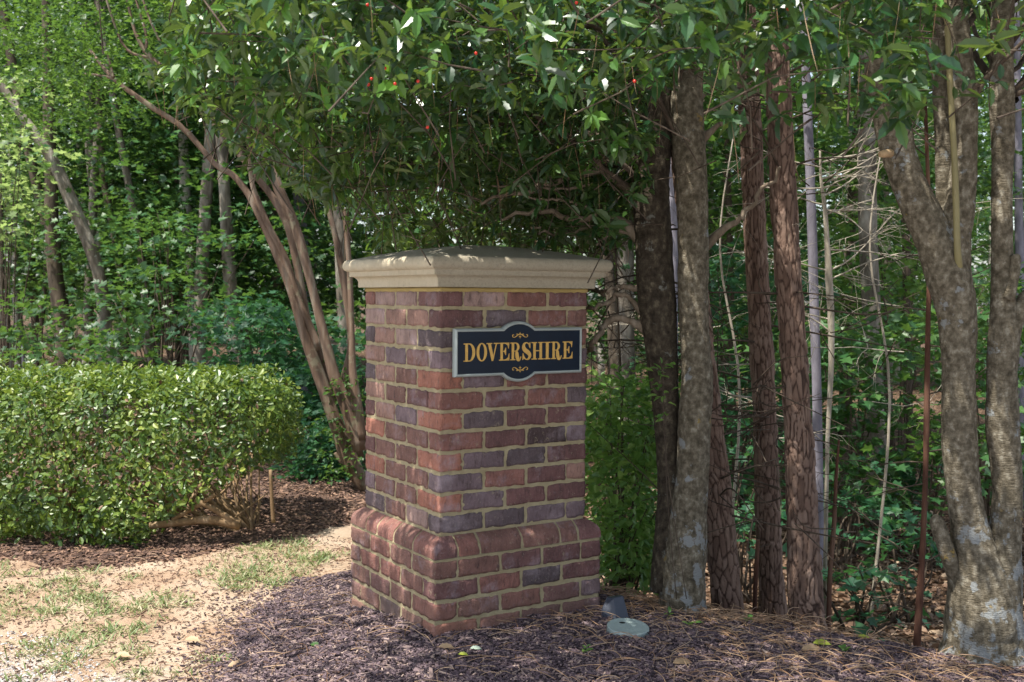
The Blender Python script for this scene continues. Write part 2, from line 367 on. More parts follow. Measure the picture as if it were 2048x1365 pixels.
wood = np.clip(sstep(-.1, .4, (co[:, 0]-.84)*.54+(co[:, 1]-4.75)*.84)*sstep(.0, .6, co[:, 0])+sstep(8.6, 9.8, co[:, 1]), 0, 1)
cc = np.ones((len(co), 4), np.float32); cc[:, 0] = wood; at = me.color_attributes.new('col', 'FLOAT_COLOR', 'POINT'); at.data.foreach_set('color', cc.ravel())
def bedz(poly, lift, wid):
    def f(X, Y):
        d = pdist(poly, X, Y)+.05*vn(np.stack([X*6, Y*6, 0*X], -1), 5); q = np.stack([X, Y, 0*X], -1)
        return hgt(X, Y)+lift*sstep(-.02, wid, d)-.04*(1-sstep(-.12, .02, d))+.010*fbm(q*14, 3, 9)+.005
    return f
def bed_mat(name, cols, sc=60):
    m, n, l, b = nmat(name); o = tc(n); v = n.new('ShaderNodeTexVoronoi'); v.inputs['Scale'].default_value = sc
    mp = n.new('ShaderNodeMapping'); mp.inputs['Rotation'].default_value = (0, 0, .6); mp.inputs['Scale'].default_value = (.5, 1.3, 1); l.new(o, mp.inputs[0]); l.new(mp.outputs[0], v.inputs['Vector'])
    h = n.new('ShaderNodeSeparateColor'); l.new(v.outputs['Color'], h.inputs[0]); r = ramp(n, [(i/(len(cols)-1), c) for i, c in enumerate(cols)]); l.new(h.outputs[0], r.inputs[0])
    l.new(r.outputs[0], b.inputs['Base Color']); b.inputs['Roughness'].default_value = .9
    bump(n, l, b, mth(n, l, 'ADD', v.outputs['Distance'], noise(n, l, o, 90, 4).outputs[0]), 1, .012); return m
M_bed = bed_mat('purple_mulch', [(.018, .012, .015), (.055, .036, .044), (.10, .066, .074), (.13, .09, .095)])
M_bed2 = bed_mat('brown_mulch', [(.03, .017, .013), (.08, .045, .03), (.13, .075, .05), (.22, .14, .09)])
zb = bedz(bed_poly, .028, .18); zh = bedz(hb_poly, .012, .1)
mb_ = grid(np.arange(-1.9, 3.9, .022), np.arange(2.4, 5.7, .022), zb, 'mulch_bed', M_bed, drop=lambda c: pdist(bed_poly, c[:, 0], c[:, 1]) > -.14); tag(mb_, None, None, kind='structure')
hb_ = grid(np.arange(-6.4, 0, .03), np.arange(5.0, 9.6, .03), zh, 'hedge_bed', M_bed2, drop=lambda c: pdist(hb_poly, c[:, 0], c[:, 1]) > -.14); tag(hb_, None, None, kind='structure')
def gz(x, y):
    x = arr(x); y = arr(y); z = hfine(x, y); a = pdist(bed_poly, x, y); z = np.where(a > -.05, np.maximum(z, zb(x, y)), z)
    a = pdist(hb_poly, x, y); return np.where(a > -.05, np.maximum(z, zh(x, y)), z)

# ------------------------------------------------------------------ pillar
A = 0.56; U = np.array([math.cos(A), math.sin(A), 0]); Vv = np.array([-math.sin(A), math.cos(A), 0]); K = np.array([0, 0, 1.])
C0 = np.array([-.2796, 4.187, EYE-.9418]); LS = .7066; CH = .0813; NC = 12; OF = .0476; WT = .0867; WB = LS+2*OF; JT = .0125
pil = empty('brick_pillar', (C0[0], C0[1], 0), 'square red and purple brick gate pillar with a pale moulded stone cap', 'pillar')
def loc2w(q): q = arr(q); return C0+q[..., 0:1]*U+q[..., 1:2]*Vv+q[..., 2:3]*K
BC = {'O': (.30, .095, .048), 'R': (.20, .072, .05), 'B': (.165, .07, .05), 'M': (.135, .054, .048), 'P': (.155, .10, .108), 'G': (.10, .068, .072), 'D': (.07, .04, .038), 'L': (.28, .17, .14), 'K': (.25, .125, .088)}
def gridbox(nu, nv, nw):
    """surface grid of unit box, merged vertices"""
    idx = {}; V = []; Q = []
    def vid(a, b, c):
        k = (a, b, c)
        if k not in idx: idx[k] = len(V); V.append((a/nu, b/nv, c/nw))
        return idx[k]
    for c in (0, nw):
        for a in range(nu):
            for b in range(nv):
                f = [vid(a, b, c), vid(a+1, b, c), vid(a+1, b+1, c), vid(a, b+1, c)]; Q.append(f if c else f[::-1])
    for b in (0, nv):
        for a in range(nu):
            for c in range(nw):
                f = [vid(a, b, c), vid(a+1, b, c), vid(a+1, b, c+1), vid(a, b, c+1)]; Q.append(f if not b else f[::-1])
    for a in (0, nu):
        for b in range(nv):
            for c in range(nw):
                f = [vid(a, b, c), vid(a, b+1, c), vid(a, b+1, c+1), vid(a, b, c+1)]; Q.append(f if a else f[::-1])
    return arr(V), np.array(Q)
GB = {}
def brick(mb, lo, hi, col, seed):
    lo, hi = arr(lo), arr(hi); s = hi-lo; k = tuple(int(max(3, round(v/.0115))) for v in s)
    if k not in GB: GB[k] = gridbox(*k)
    V, Q = GB[k]; c = (V-.5)*s; h = s/2; r = .006
    inner = np.clip(c, -(h-r), h-r); d = c-inner; ln = np.linalg.norm(d, axis=1, keepdims=True)
    c = inner+np.where(ln > 1e-6, d/np.maximum(ln, 1e-6)*np.minimum(r, ln*3), 0)
    # ragged arrises, wire-cut faces
    q = c+(lo+hi)/2
    nz = np.stack([vn(q*75+seed*3.7, 1), vn(q*75+seed*3.7+31, 2), vn(q*40+seed*1.3+11, 3)], -1)
    edge = (np.abs(c) > h-.009).sum(1) >= 2
    c = c+nz*np.where(edge, .0048, .0012)[:, None]
    tilt = (_h(seed, 3, 5)-.5)*.004; c[:, 2] += c[:, 0]*tilt*2
    mo = 1+.10*(_h(seed, 9, 1)-.5)*2
    mb.add(loc2w(c+(lo+hi)/2), [Q], arr(col)*mo)
# colours read off each course, right face then left face (corner brick first)
rowsR = ['MLRM', 'MGRR', 'GBMR', 'PRMM', 'OPRM', 'RMRG', 'OGMM', 'RMDD', 'OPGM', 'PRMR', 'RPMM', 'GGPB']
rowsL = ['KLLK', 'KKKL', 'KLKP', 'PBPK', 'OBKO', 'RMBK', 'OPKR', 'RBBO', 'OBBB', 'PBBO', 'OBBK', 'BLBG']
def pick(i, j, s):
    if s is not None and j < len(s): return BC[s[j]]
    return BC['BMPRGBMK'[int(_h(i, j, 77)*7.99)]]
mb = MB(); seed = 1; T = .10; e = JT/2
for k in range(NC):
    z0 = (NC-1-k)*CH+e; z1 = (NC-k)*CH-e; tA = (k % 2 == 0); m = (LS-.1)/3; z1 -= .008 if k == 0 else 0
    RR, RL = rowsR[k], rowsL[k]
    for f in range(4):
        for j in range(3):
            # pinwheel bond: frame f rotated by 90 degrees
            a0, a1 = ((.1+j*m, .1+(j+1)*m) if tA else (j*m, (j+1)*m)); a0 += e if (tA or j) else 0; a1 -= e if (not tA or j < 2) else 0
            if f == 0: lo, hi = (a0, 0, z0), (a1, T, z1); cidx = j+1 if tA else j; c = pick(k, cidx, RR)
            elif f == 1: lo, hi = (LS-T, a0, z0), (LS, a1, z1); c = pick(k, j+20, None)
            elif f == 2: lo, hi = (LS-a1, LS-T, z0), (LS-a0, LS, z1); c = pick(k, j+30, None)
            else:
                lo, hi = (0, LS-a1, z0), (T, LS-a0, z1); jj = 2-j  # along left face, from corner
                c = pick(k, jj if tA else jj+1, RL)
            if f == 0 and not tA and j == 0: c = BC[RR[0]]
            if f == 3 and tA and j == 2: c = BC[RL[0]] if RL[0] in 'OPB' else BC[RR[0]]
            brick(mb, lo, hi, c, seed); seed += 1
bm_, n, l, b = nmat('brick'); o = tc(n); at = n.new('ShaderNodeAttribute'); at.attribute_name = 'col'
n1 = noise(n, l, o, 11, 5, .6, (1, 1, 1)); n2 = noise(n, l, o, 45, 5, .7, (1.6, 1.6, .5)); n3 = noise(n, l, o, 120, 4, .75)
hsv = n.new('ShaderNodeHueSaturation'); hsv.inputs['Saturation'].default_value = .86; l.new(at.outputs[0], hsv.inputs['Color']); l.new(mth(n, l, 'ADD', mth(n, l, 'MULTIPLY', n1.outputs[0], 1.6), .36), hsv.inputs['Value'])
c = hsv.outputs[0]
r = ramp(n, [(.52, (0, 0, 0)), (.72, (1, 1, 1))]); l.new(n2.outputs[0], r.inputs[0]); c = mixc(n, l, mth(n, l, 'MULTIPLY', r.outputs[0], .75), c, (.055, .03, .027))
n4 = noise(n, l, o, 7, 5, .7); r = ramp(n, [(.53, (0, 0, 0)), (.72, (1, 1, 1))]); l.new(n4.outputs[0], r.inputs[0]); c = mixc(n, l, mth(n, l, 'MULTIPLY', mth(n, l, 'MULTIPLY', r.outputs[0], n2.outputs[0]), 1.0), c, (.42, .34, .37))
r = ramp(n, [(.60, (0, 0, 0)), (.66, (1, 1, 1))]); l.new(n3.outputs[0], r.inputs[0]); c = mixc(n, l, mth(n, l, 'MULTIPLY', r.outputs[0], .35), c, (.4, .33, .3))
n9 = noise(n, l, o, 30, 5, .75); r = ramp(n, [(.60, (0, 0, 0)), (.66, (1, 1, 1))]); l.new(n9.outputs[0], r.inputs[0]); c = mixc(n, l, mth(n, l, 'MULTIPLY', r.outputs[0], .38), c, (.38, .31, .2))
g9 = n.new('ShaderNodeNewGeometry'); s9 = n.new('ShaderNodeSeparateXYZ'); l.new(g9.outputs['Position'], s9.inputs[0]); m9 = n.new('ShaderNodeMapRange'); l.new(mth(n, l, 'ADD', s9.outputs[2], mth(n, l, 'MULTIPLY', n4.outputs[0], .2)), m9.inputs[0]); m9.inputs[1].default_value = .24; m9.inputs[2].default_value = .06; m9.inputs[3].default_value = 0; m9.inputs[4].default_value = .55
c = mixc(n, l, m9.outputs[0], c, (.19, .12, .09))
l.new(c, b.inputs['Base Color']); b.inputs['Roughness'].default_value = .72; b.inputs['Specular IOR Level'].default_value = .35
bump(n, l, b, mth(n, l, 'ADD', mth(n, l, 'MULTIPLY', n3.outputs[0], .5), n2.outputs[0]), 1.0, .010)
part(mb, 'brick_shaft', bm_, pil)
# base courses
mb = MB(); e = JT/2; bo = -OF; rb = ['DBMMD', 'MRGM', 'RBRMM', 'ORMM', 'RBMB', 'BMBM']; lb = ['BBRB', 'RBRRR', 'RBMB', 'RBGRR', 'RBBR', 'BRBB']
for k in range(5):
    z1 = -WT-k*CH-e; z0 = -WT-(k+1)*CH+e; tA = k % 2 == 0; m = (WB-2*T)/3; M4 = WB/4
    for f in range(4):
        full = (f in (1, 3)) if tA else (f in (0, 2)); s = rb[k] if f == 0 else (lb[k] if f == 3 else None)
        segs = [(j*M4, (j+1)*M4) for j in range(4)] if full else [(T+j*m, T+(j+1)*m) for j in range(3)]
        for j, (a0, a1) in enumerate(segs):
            a0 += e if (j or not full) else 0; a1 -= e if (j < len(segs)-1 or not full) else 0
            jj = (j if full else j+1); c = pick(k+40, jj+f*7, None)
            if f == 0 or f == 3: c = BC[s[min(jj, len(s)-1)]]
            if f == 0: lo, hi = (bo+a0, bo, z0), (bo+a1, bo+T, z1)
            elif f == 1: lo, hi = (bo+WB-T, bo+a0, z0), (bo+WB, bo+a1, z1)
            elif f == 2: lo, hi = (bo+a0, bo+WB-T, z0), (bo+a1, bo+WB, z1)
            else: lo, hi = (bo, bo+a0, z0), (bo+T, bo+a1, z1)
            brick(mb, lo, hi, c, seed); seed += 1
part(mb, 'brick_base', bm_, pil)
# rounded shoulder course
def prof(t, ins=0.):
    """(outward offset, height) of the shoulder, t 0..1 from bottom"""
    z0, z1 = -WT+.006, -.004
    k = [(0, OF, z0), (.2, OF, z0+.022), (.36, OF-.004, z0+.038), (.55, OF-.014, z0+.053), (.8, OF-.032, z0+.068), (1, .000, z1)]
    a = arr(k); return np.interp(t, a[:, 0], a[:, 1])-ins, np.interp(t, a[:, 0], a[:, 2])-ins*.6
mb = MB(); tt = np.linspace(0, 1, 14)
def facemap(f, a, o, z):
    """a along face measured from the corner, o outward"""
    if f == 0: return np.stack([a, -o, z], -1)
    if f == 1: return np.stack([LS+o, a, z], -1)
    if f == 2: return np.stack([LS-a, LS+o, z], -1)
    return np.stack([-o, LS-a, z], -1)
segs0 = [(-1, .055, 'M'), (.065, .155, 'R'), (.165, .355, 'B'), (.365, .545, 'B'), (.555, .635, 'B'), (.645, 2, 'M')]
segs3 = [(-1, .10, 'B'), (.11, .215, 'R'), (.225, .375, 'R'), (.385, .55, 'B'), (.56, 2, 'R')]
for f in range(4):
    for si, (a, b2, cc_) in enumerate(segs0 if f in (0, 2) else segs3):
        o_, z_ = prof(tt); na = 16; s = np.linspace(0, 1, na)[:, None]
        lo = np.where(a < 0, -o_-0., a+0*o_)[None] if a < 0 else np.full((1, 14), a); hi = (LS+o_)[None] if b2 > 1 else np.full((1, 14), b2)
        aa = lo+(hi-lo)*s; O = np.broadcast_to(o_[None], aa.shape).copy(); Z = np.broadcast_to(z_[None], aa.shape).copy()
        q = facemap(f, aa, O, Z); nzz = vn(q*45+si*5+f*13, 6)
        edge = ((np.arange(na) == 0) | (np.arange(na) == na-1))[:, None] & np.ones((1, 14), bool); edge = edge & ~(((a < 0) & (np.arange(na) == 0)) | ((b2 > 1) & (np.arange(na) == na-1)))[:, None]
        O = O-np.where(edge, .006, 0)+nzz*.0012; aa = aa+np.where(edge, nzz*.003, 0)
        q = loc2w(facemap(f, aa, O, Z)).reshape(-1, 3); i = np.arange(na-1)[:, None]*14+np.arange(13)[None]
        mb.add(q, [np.stack([i, i+14, i+15, i+1], -1).reshape(-1, 4)], arr(BC[cc_])*(.9+.25*_h(si, f, 4)))
part(mb, 'sloped_brick_course', bm_, pil)
# mortar
M_mor, n, l, b = nmat('mortar'); o = tc(n); n1 = noise(n, l, o, 14, 4); n2 = noise(n, l, o, 120, 4, .7)
gg = n.new('ShaderNodeNewGeometry'); sx = n.new('ShaderNodeSeparateXYZ'); l.new(gg.outputs['Position'], sx.inputs[0])
mr = n.new('ShaderNodeMapRange'); l.new(sx.outputs[2], mr.inputs[0]); mr.inputs[1].default_value = EYE+.03; mr.inputs[2].default_value = EYE+.015; mr.inputs[3].default_value = 1; mr.inputs[4].default_value = 0
c = mixc(n, l, n1.outputs[0], (.30, .235, .12), (.56, .49, .31)); n7 = noise(n, l, o, 45, 4, .7); c = mixc(n, l, mth(n, l, 'MULTIPLY', n7.outputs[0], .7), c, (.15, .11, .06))
l.new(c, b.inputs['Base Color']); b.inputs['Roughness'].default_value = .95; bump(n, l, b, n2.outputs[0], .8, .006)
def ring(mb, lst, nn=60, amp=.0015):
    """closed square sweep of (outward offset, height) profile"""
    lst = arr(lst); m = len(lst); rows = []
    for f in range(4):
        s = np.linspace(0, 1, nn, endpoint=False)[:, None]; aa = -lst[None, :, 0]+(LS+2*lst[None, :, 0])*s
        O = np.broadcast_to(lst[None, :, 0], aa.shape); Z = np.broadcast_to(lst[None, :, 1], aa.shape); rows.append(facemap(f, aa, O, Z))
    R = np.concatenate(rows); R = R+amp*np.stack([vn(R*60, 1), vn(R*60+9, 2), vn(R*60+19, 3)*.5], -1)
    N = len(R); i = np.arange(N)[:, None]*m+np.arange(m-1)[None]; j = ((np.arange(N)+1) % N)[:, None]*m+np.arange(m-1)[None]
    mb.add(loc2w(R).reshape(-1, 3), [np.stack([i, j, j+1, i+1], -1).reshape(-1, 4)])
mb = MB(); d = .0045
ring(mb, [(-d, z) for z in np.linspace(-.002, NC*CH-.010, 90)], 70, .0028)
part(mb, 'shaft_mortar', M_mor, pil)
mb = MB(); o_, z_ = prof(tt, .006); pr = [(OF-d, z) for z in np.linspace(-WT-5*CH, -WT, 45)]+[(OF-.002, -WT+.004)]+list(zip(o_, z_))+[(-.004, .000)]
ring(mb, pr, 70, .0026); part(mb, 'base_mortar', M_mor, pil)
M_joint = simple_mat('ochre_joint', (.34, .25, .09), .95, bumpy=.8, bs=60)
mb = MB(); ring(mb, [(-.006, NC*CH-.018), (.001, NC*CH-.014), (.0015, NC*CH-.005), (-.001, NC*CH+.0005), (-.05, NC*CH+.0005)], 70, .0016); part(mb, 'cap_joint', M_joint, pil)
# stone cap
ZC = NC*CH+.002
cp_ = [(-.02, 0), (.0225, 0), (.0232, .004), (.024, .026)]
for t in np.linspace(0, 1, 7): cp_.append((.0245+.0275*(1-math.cos(t*math.pi/2)), .028+.019*math.sin(t*math.pi/2)))
cp_ += [(.0535, .0485), (.0535, .066), (.0545, .0685)]
for t in np.linspace(-.9, 1.0, 16): cp_.append((.0545+.0225*math.cos(t*math.pi/2), .0955+.0265*math.sin(t*math.pi/2)))
top = []
for t in np.linspace(.04, 1, 26): top.append((.05-(LS/2+.05)*t+0.0, .1222+.062*(1-(1-t)**1.7)))
cp_ = [(a, z+ZC) for a, z in cp_+top]; cp_[-1] = (-LS/2+.0005, cp_[-1][1])
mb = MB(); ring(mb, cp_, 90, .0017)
M_cap, n, l, b = nmat('cast_stone'); o = tc(n); n1 = noise(n, l, o, 6, 5, .6); n2 = noise(n, l, o, 95, 5, .8); n3 = noise(n, l, o, 24, 5, .7)
c = mixc(n, l, n1.outputs[0], (.42, .36, .25), (.66, .59, .45)); n8 = noise(n, l, o, 16, 5, .75, (1, 1, .25)); c = mixc(n, l, mth(n, l, 'MULTIPLY', n8.outputs[0], .55), c, (.34, .27, .16))
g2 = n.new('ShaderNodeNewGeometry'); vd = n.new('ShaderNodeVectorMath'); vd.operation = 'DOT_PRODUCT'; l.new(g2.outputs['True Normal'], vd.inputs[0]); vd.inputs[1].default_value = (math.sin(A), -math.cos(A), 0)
# the right-hand face is pitted with dark specks and has its shade painted in, the top is dark with grime
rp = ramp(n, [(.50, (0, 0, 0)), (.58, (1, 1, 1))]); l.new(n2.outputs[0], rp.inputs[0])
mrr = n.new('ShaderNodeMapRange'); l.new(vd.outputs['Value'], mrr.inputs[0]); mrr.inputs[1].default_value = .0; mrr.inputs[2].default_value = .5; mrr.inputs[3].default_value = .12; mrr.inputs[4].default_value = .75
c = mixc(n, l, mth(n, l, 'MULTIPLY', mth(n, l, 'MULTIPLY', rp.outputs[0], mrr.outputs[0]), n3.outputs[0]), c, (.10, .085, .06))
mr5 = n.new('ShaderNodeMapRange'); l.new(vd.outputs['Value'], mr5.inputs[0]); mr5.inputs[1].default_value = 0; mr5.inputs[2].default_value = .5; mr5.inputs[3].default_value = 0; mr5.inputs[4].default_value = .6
c = mixc(n, l, mr5.outputs[0], c, (.27, .24, .18))  # whole right-hand face browned: shade mixed into the stone colour
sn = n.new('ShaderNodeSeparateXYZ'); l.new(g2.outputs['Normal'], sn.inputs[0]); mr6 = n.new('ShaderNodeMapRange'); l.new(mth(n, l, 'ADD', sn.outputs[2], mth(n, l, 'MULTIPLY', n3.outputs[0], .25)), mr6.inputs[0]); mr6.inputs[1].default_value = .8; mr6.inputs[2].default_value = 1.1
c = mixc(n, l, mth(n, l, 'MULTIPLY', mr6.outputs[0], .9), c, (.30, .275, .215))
l.new(c, b.inputs['Base Color']); b.inputs['Roughness'].default_value = .9; bump(n, l, b, mth(n, l, 'ADD', mth(n, l, 'MULTIPLY', n2.outputs[0], .8), n3.outputs[0]), .7, .006)
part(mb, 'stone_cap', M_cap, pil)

# ------------------------------------------------------------------ name sign on the right face
SN = np.array([math.sin(A), -math.cos(A), 0])
def onface(px, py, d):
    p0 = C0+SN*d; dr = P(px, py, 1.)-np.array([0, 0, EYE]); t = ((p0-np.array([0, 0, EYE]))@SN)/(dr@SN); q = np.array([0, 0, EYE])+dr*t-C0
    return np.array([q@U, q[2]])
def sw(q2, d):
    q2 = arr(q2); return C0+q2[..., 0:1]*U+q2[..., 1:2]*K+SN*arr(d)[..., None]
DF = .030
a_ = onface(911, 656.5, DF); b__ = onface(1165, 748, DF); ct = onface(1040, 643, DF); cb = onface(1039.5, 764, DF)
su0, su1, sz1, sz0 = a_[0], b__[0], (a_[1]+onface(1165, 657, DF)[1])/2, (b__[1]+onface(911, 753, DF)[1])/2
sc_u = (ct[0]+cb[0])/2; sc_z = (ct[1]+cb[1])/2; Rr = (ct[1]-cb[1])/2; hz = (sz1-sz0)/2; zc = (sz0+sz1)/2; cx = sc_u
def outline(ins, n=28):
    x0, x1, y0, y1 = su0+ins, su1-ins, -hz+ins, hz-ins; R = Rr-ins; xx = math.sqrt(max(R*R-y1*y1, 1e-6)); a0 = math.atan2(y1, xx)
    L = [(x1, y0), (x1, y1)]+[(cx+R*math.cos(t), R*math.sin(t)) for t in np.linspace(a0, math.pi-a0, n)]+[(x0, y1), (x0, y0)]
    L += [(cx+R*math.cos(t), R*math.sin(t)) for t in np.linspace(math.pi+a0, 2*math.pi-a0, n)]
    return arr(L)+[0, zc]
sgn = empty('name_sign', C0+U*cx+K*zc+SN*.003, 'navy name sign with gold lettering and a pale grey frame on the pillar', 'sign')
M_frame = simple_mat('pale_grey_paint', (.33, .37, .35), .5, bumpy=.2, bs=120, var=.12)
M_navy = simple_mat('navy_paint', (.004, .012, .026), .25, var=.4, vs=6); M_navy.node_tree.nodes['Principled BSDF'].inputs['Specular IOR Level'].default_value = .22; M_gold = simple_mat('gold_paint', (.60, .36, .085), .42, bumpy=.3, bs=200, var=.3, vs=60)
M_gold.node_tree.nodes['Principled BSDF'].inputs['Metallic'].default_value = .15
def loops(mb, Ls):
    """strip between successive (outline, depth) loops"""
    V = np.concatenate([sw(L, np.full(len(L), d)) for L, d in Ls]); m = len(Ls[0][0]); fs = []
    for k in range(len(Ls)-1):
        j = np.arange(m); jn = (j+1) % m; fs.append(np.stack([k*m+j, k*m+jn, (k+1)*m+jn, (k+1)*m+j], -1))
    mb.add(V, [np.concatenate(fs)])
mb = MB(); loops(mb, [(outline(.004), .004), (outline(0), .006), (outline(0), DF-.008), (outline(.004), DF-.002), (outline(.0065), DF), (outline(.0105), DF-.001), (outline(.0122), DF-.006)]); part(mb, 'frame', M_frame, sgn, False)
def prism(mb, poly, d0, d1):
    """extruded simple polygon in face coordinates, triangulated"""
    import mathutils
    poly = arr(poly); m = len(poly); t = mathutils.geometry.tessellate_polygon([[Vector((p[0], p[1], 0)) for p in poly]])
    V = np.concatenate([sw(poly, np.full(m, d1)), sw(poly, np.full(m, d0))]); j = np.arange(m); jn = (j+1) % m
    mb.add(V, [np.array(t), np.stack([j, j+m, jn+m, jn], -1)])
mb = MB(); prism(mb, outline(.0105), .006, DF-.0055); part(mb, 'panel', M_navy, sgn, False)
# letters: each a set of strokes in a unit box (x 0..1, y 0..1)
def rect(x0, y0, x1, y1): return [(x0, y0), (x1, y0), (x1, y1), (x0, y1)]
def ribbon(pts, ws, n=30):
    c = spline(np.column_stack([pts, ws]), n); p = c[:, :2]; w = c[:, 2:3]; t = np.gradient(p*[ASP, 1], axis=0); t /= np.linalg.norm(t, axis=1)[:, None]; nn = np.column_stack([-t[:, 1], t[:, 0]])
    nn = nn/[ASP, 1]; return list(map(tuple, np.vstack([p+nn*w/2, (p-nn*w/2)[::-1]])))
ASP = .62; s_ = .058
def arcpts(cx_, cy_, rx, ry, a0, a1, n=18): return [(cx_+rx*math.cos(t), cy_+ry*math.sin(t)) for t in np.linspace(a0, a1, n)]
def band(cx_, cy_, ro, ri, a0, a1, dx=0): return arcpts(cx_, cy_, ro[0], ro[1], a0, a1)+arcpts(cx_+dx, cy_, ri[0], ri[1], a1, a0)
h2 = math.pi/2
def L_D(): return [rect(.14, 0, .36, 1), rect(0, 0, .52, s_), rect(0, 1-s_, .52, 1), band(.48, .5, (.52, .5), (.27, .442), -h2, h2)]
def L_O(): return [band(.5, .5, (.5, .51), (.25, .452), -math.pi, 0), band(.5, .5, (.5, .51), (.25, .452), 0, math.pi)]
def L_V(): return [rect(0, 1-s_, .46, 1), rect(.6, 1-s_, 1, 1), [(.1, 1), (.34, 1), (.60, .17), (.52, -.01), (.43, -.01)], [(.78, 1), (.87, 1), (.55, .0), (.5, .1)]]
def L_E(): return [rect(.13, 0, .36, 1), rect(0, 0, .95, s_), rect(0, 1-s_, .95, 1), [(.99, 1), (.93, .66), (.90, .66), (.84, .84), (.62, .94), (.6, 1)], [(1.0, 0), (1.0, .4), (.96, .4), (.88, .18), (.62, .055), (.6, 0)],
    [(.36, .49), (.36, .54), (.52, .56), (.63, .72), (.68, .72), (.68, .30), (.63, .30), (.52, .47)]]
def L_R(): return [rect(.12, 0, .33, 1), rect(0, 0, .45, s_), rect(0, 1-s_, .5, 1), band(.46, .745, (.36, .255), (.15, .2), -h2, h2), rect(.3, .49, .5, .54),
    ribbon([(.46, .52), (.58, .42), (.62, .2), (.72, .03), (.86, .03), (.97, .2)], [.06, .19, .22, .2, .10, .05])]
def L_S(): return [ribbon([(.86, .72), (.74, .9), (.48, .975), (.2, .9), (.13, .72), (.3, .56), (.66, .42), (.87, .25), (.76, .08), (.48, .025), (.22, .12), (.07, .34)], [.05, .07, .06, .13, .22, .25, .25, .2, .12, .06, .08, .05], 60),
    [(.86, .66), (.93, .66), (.93, 1), (.88, 1), (.76, .9)], [(.0, 0), (.05, 0), (.2, .12), (.1, .38), (.02, .38)]]
def L_H(): return [rect(.14, 0, .34, 1), rect(.66, 0, .86, 1), rect(0, 0, .45, s_), rect(0, 1-s_, .45, 1), rect(.55, 0, 1, s_), rect(.55, 1-s_, 1, 1), rect(.3, .475, .7, .535)]
def L_I(): return [rect(.27, 0, .70, 1), rect(0, 0, 1, s_), rect(0, 1-s_, 1, 1)]
k17 = 17.067
LT = [(L_D, 205, 600), (L_O, 645, 1000), (L_V, 985, 1400), (L_E, 1415, 1765), (L_R, 1800, 2175), (L_S, 2213, 2498), (L_H, 2523, 2933), (L_I, 2953, 3163), (L_R, 3193, 3553), (L_E, 3583, 3918)]
mb = MB(); dl = DF-.0056; ztop = onface(1036, 685.3, dl)[1]; zbot = onface(1036, 720.6, dl)[1]
for fn, xa, xb in LT:
    ua = onface(915+xa/k17, 703, dl)[0]; ub = onface(915+xb/k17, 703, dl)[0]; ASP = (ub-ua)/(ztop-zbot)
    for i, st in enumerate(fn()):
        q = arr(st)*[ub-ua, ztop-zbot]+[ua, zbot]; prism(mb, q, dl-.0005, dl+.0022-.00012*i)
part(mb, 'lettering', M_gold, sgn, False)
for sg, zz, pyy in ((1, 1, 672), (-1, -1, 738)):
    mb = MB(); c2 = onface(1040, pyy, dl); q = .0185; ASP = 1.0
    sh = [ribbon([(0, .25), (-.5, .35), (-.95, -.1), (-1.5, -.45), (-1.95, -.2), (-1.85, .3), (-1.55, .25)], [.18, .3, .24, .16, .14, .2, .1]), ribbon([(0, .25), (.5, .35), (.95, -.1), (1.5, -.45), (1.95, -.2), (1.85, .3), (1.55, .25)], [.18, .3, .24, .16, .14, .2, .1]),
          [(-.35, .62), (0, .5), (.35, .62), (.08, .75), (0, 1.1), (-.08, .75)], [(-.4, -.35), (0, -.05), (.4, -.35), (.08, -.4), (0, -.85), (-.08, -.4)],
          ribbon([(-.55, .1), (-.75, .55), (-1.05, .4)], [.14, .16, .08], 12), ribbon([(.55, .1), (.75, .55), (1.05, .4)], [.14, .16, .08], 12)]
    for i, st in enumerate(sh): prism(mb, arr(st)*[q, q*.75*sg]+c2, dl-.0005, dl+.0018-.00015*i)
    part(mb, 'scroll_ornament', M_gold, sgn, False)

# ------------------------------------------------------------------ valve lid and ground light
c = G(1255, 1282); c[2] = gz(c[0], c[1])-.010; lid = empty('valve_box_lid', c, 'round grey green plastic valve box lid set in the purple mulch', 'lid')
M_lid = simple_mat('lid_plastic', (.30, .37, .35), .5, bumpy=.35, bs=160, var=.12); R0 = .084
th = np.linspace(0, 2*math.pi, 72, endpoint=False); tl = Matrix.Rotation(math.radians(5), 3, 'X')@Matrix.Rotation(math.radians(3), 3, 'Y')
prl = [(0.0, .030), (.3, .0302), (.6, .0304), (.9, .031), (.965, .033), (.985, .032), (1.0, .028), (1.0, .006), (.97, -.01), (.97, -.06)]
hx, hy, hr = -.24, .42, .115
V = []; 
for r_, z in prl:
    for t in th: V.append([r_*R0*math.cos(t), r_*R0*math.sin(t), z])
V = arr(V)@arr(tl).T+c; mm = len(prl); i = np.arange(mm-1)[:, None]*72+np.arange(72)[None]; j = np.arange(mm-1)[:, None]*72+((np.arange(72)+1) % 72)[None]
mb = MB(); mb.add(V, [np.stack([i, j, j+72, i+72], -1).reshape(-1, 4)]); part(mb, 'cover', M_lid, lid)
mb = MB(); hp = arr([[hx*R0+hr*R0*math.cos(t)*1.3, hy*R0+hr*R0*math.sin(t)*.9, .0312] for t in th])@arr(tl).T+c; mb.add(np.vstack([hp]), [np.arange(72)[None]]); part(mb, 'finger_hole', simple_mat('hole_black', (.01, .012, .01), .9), lid)
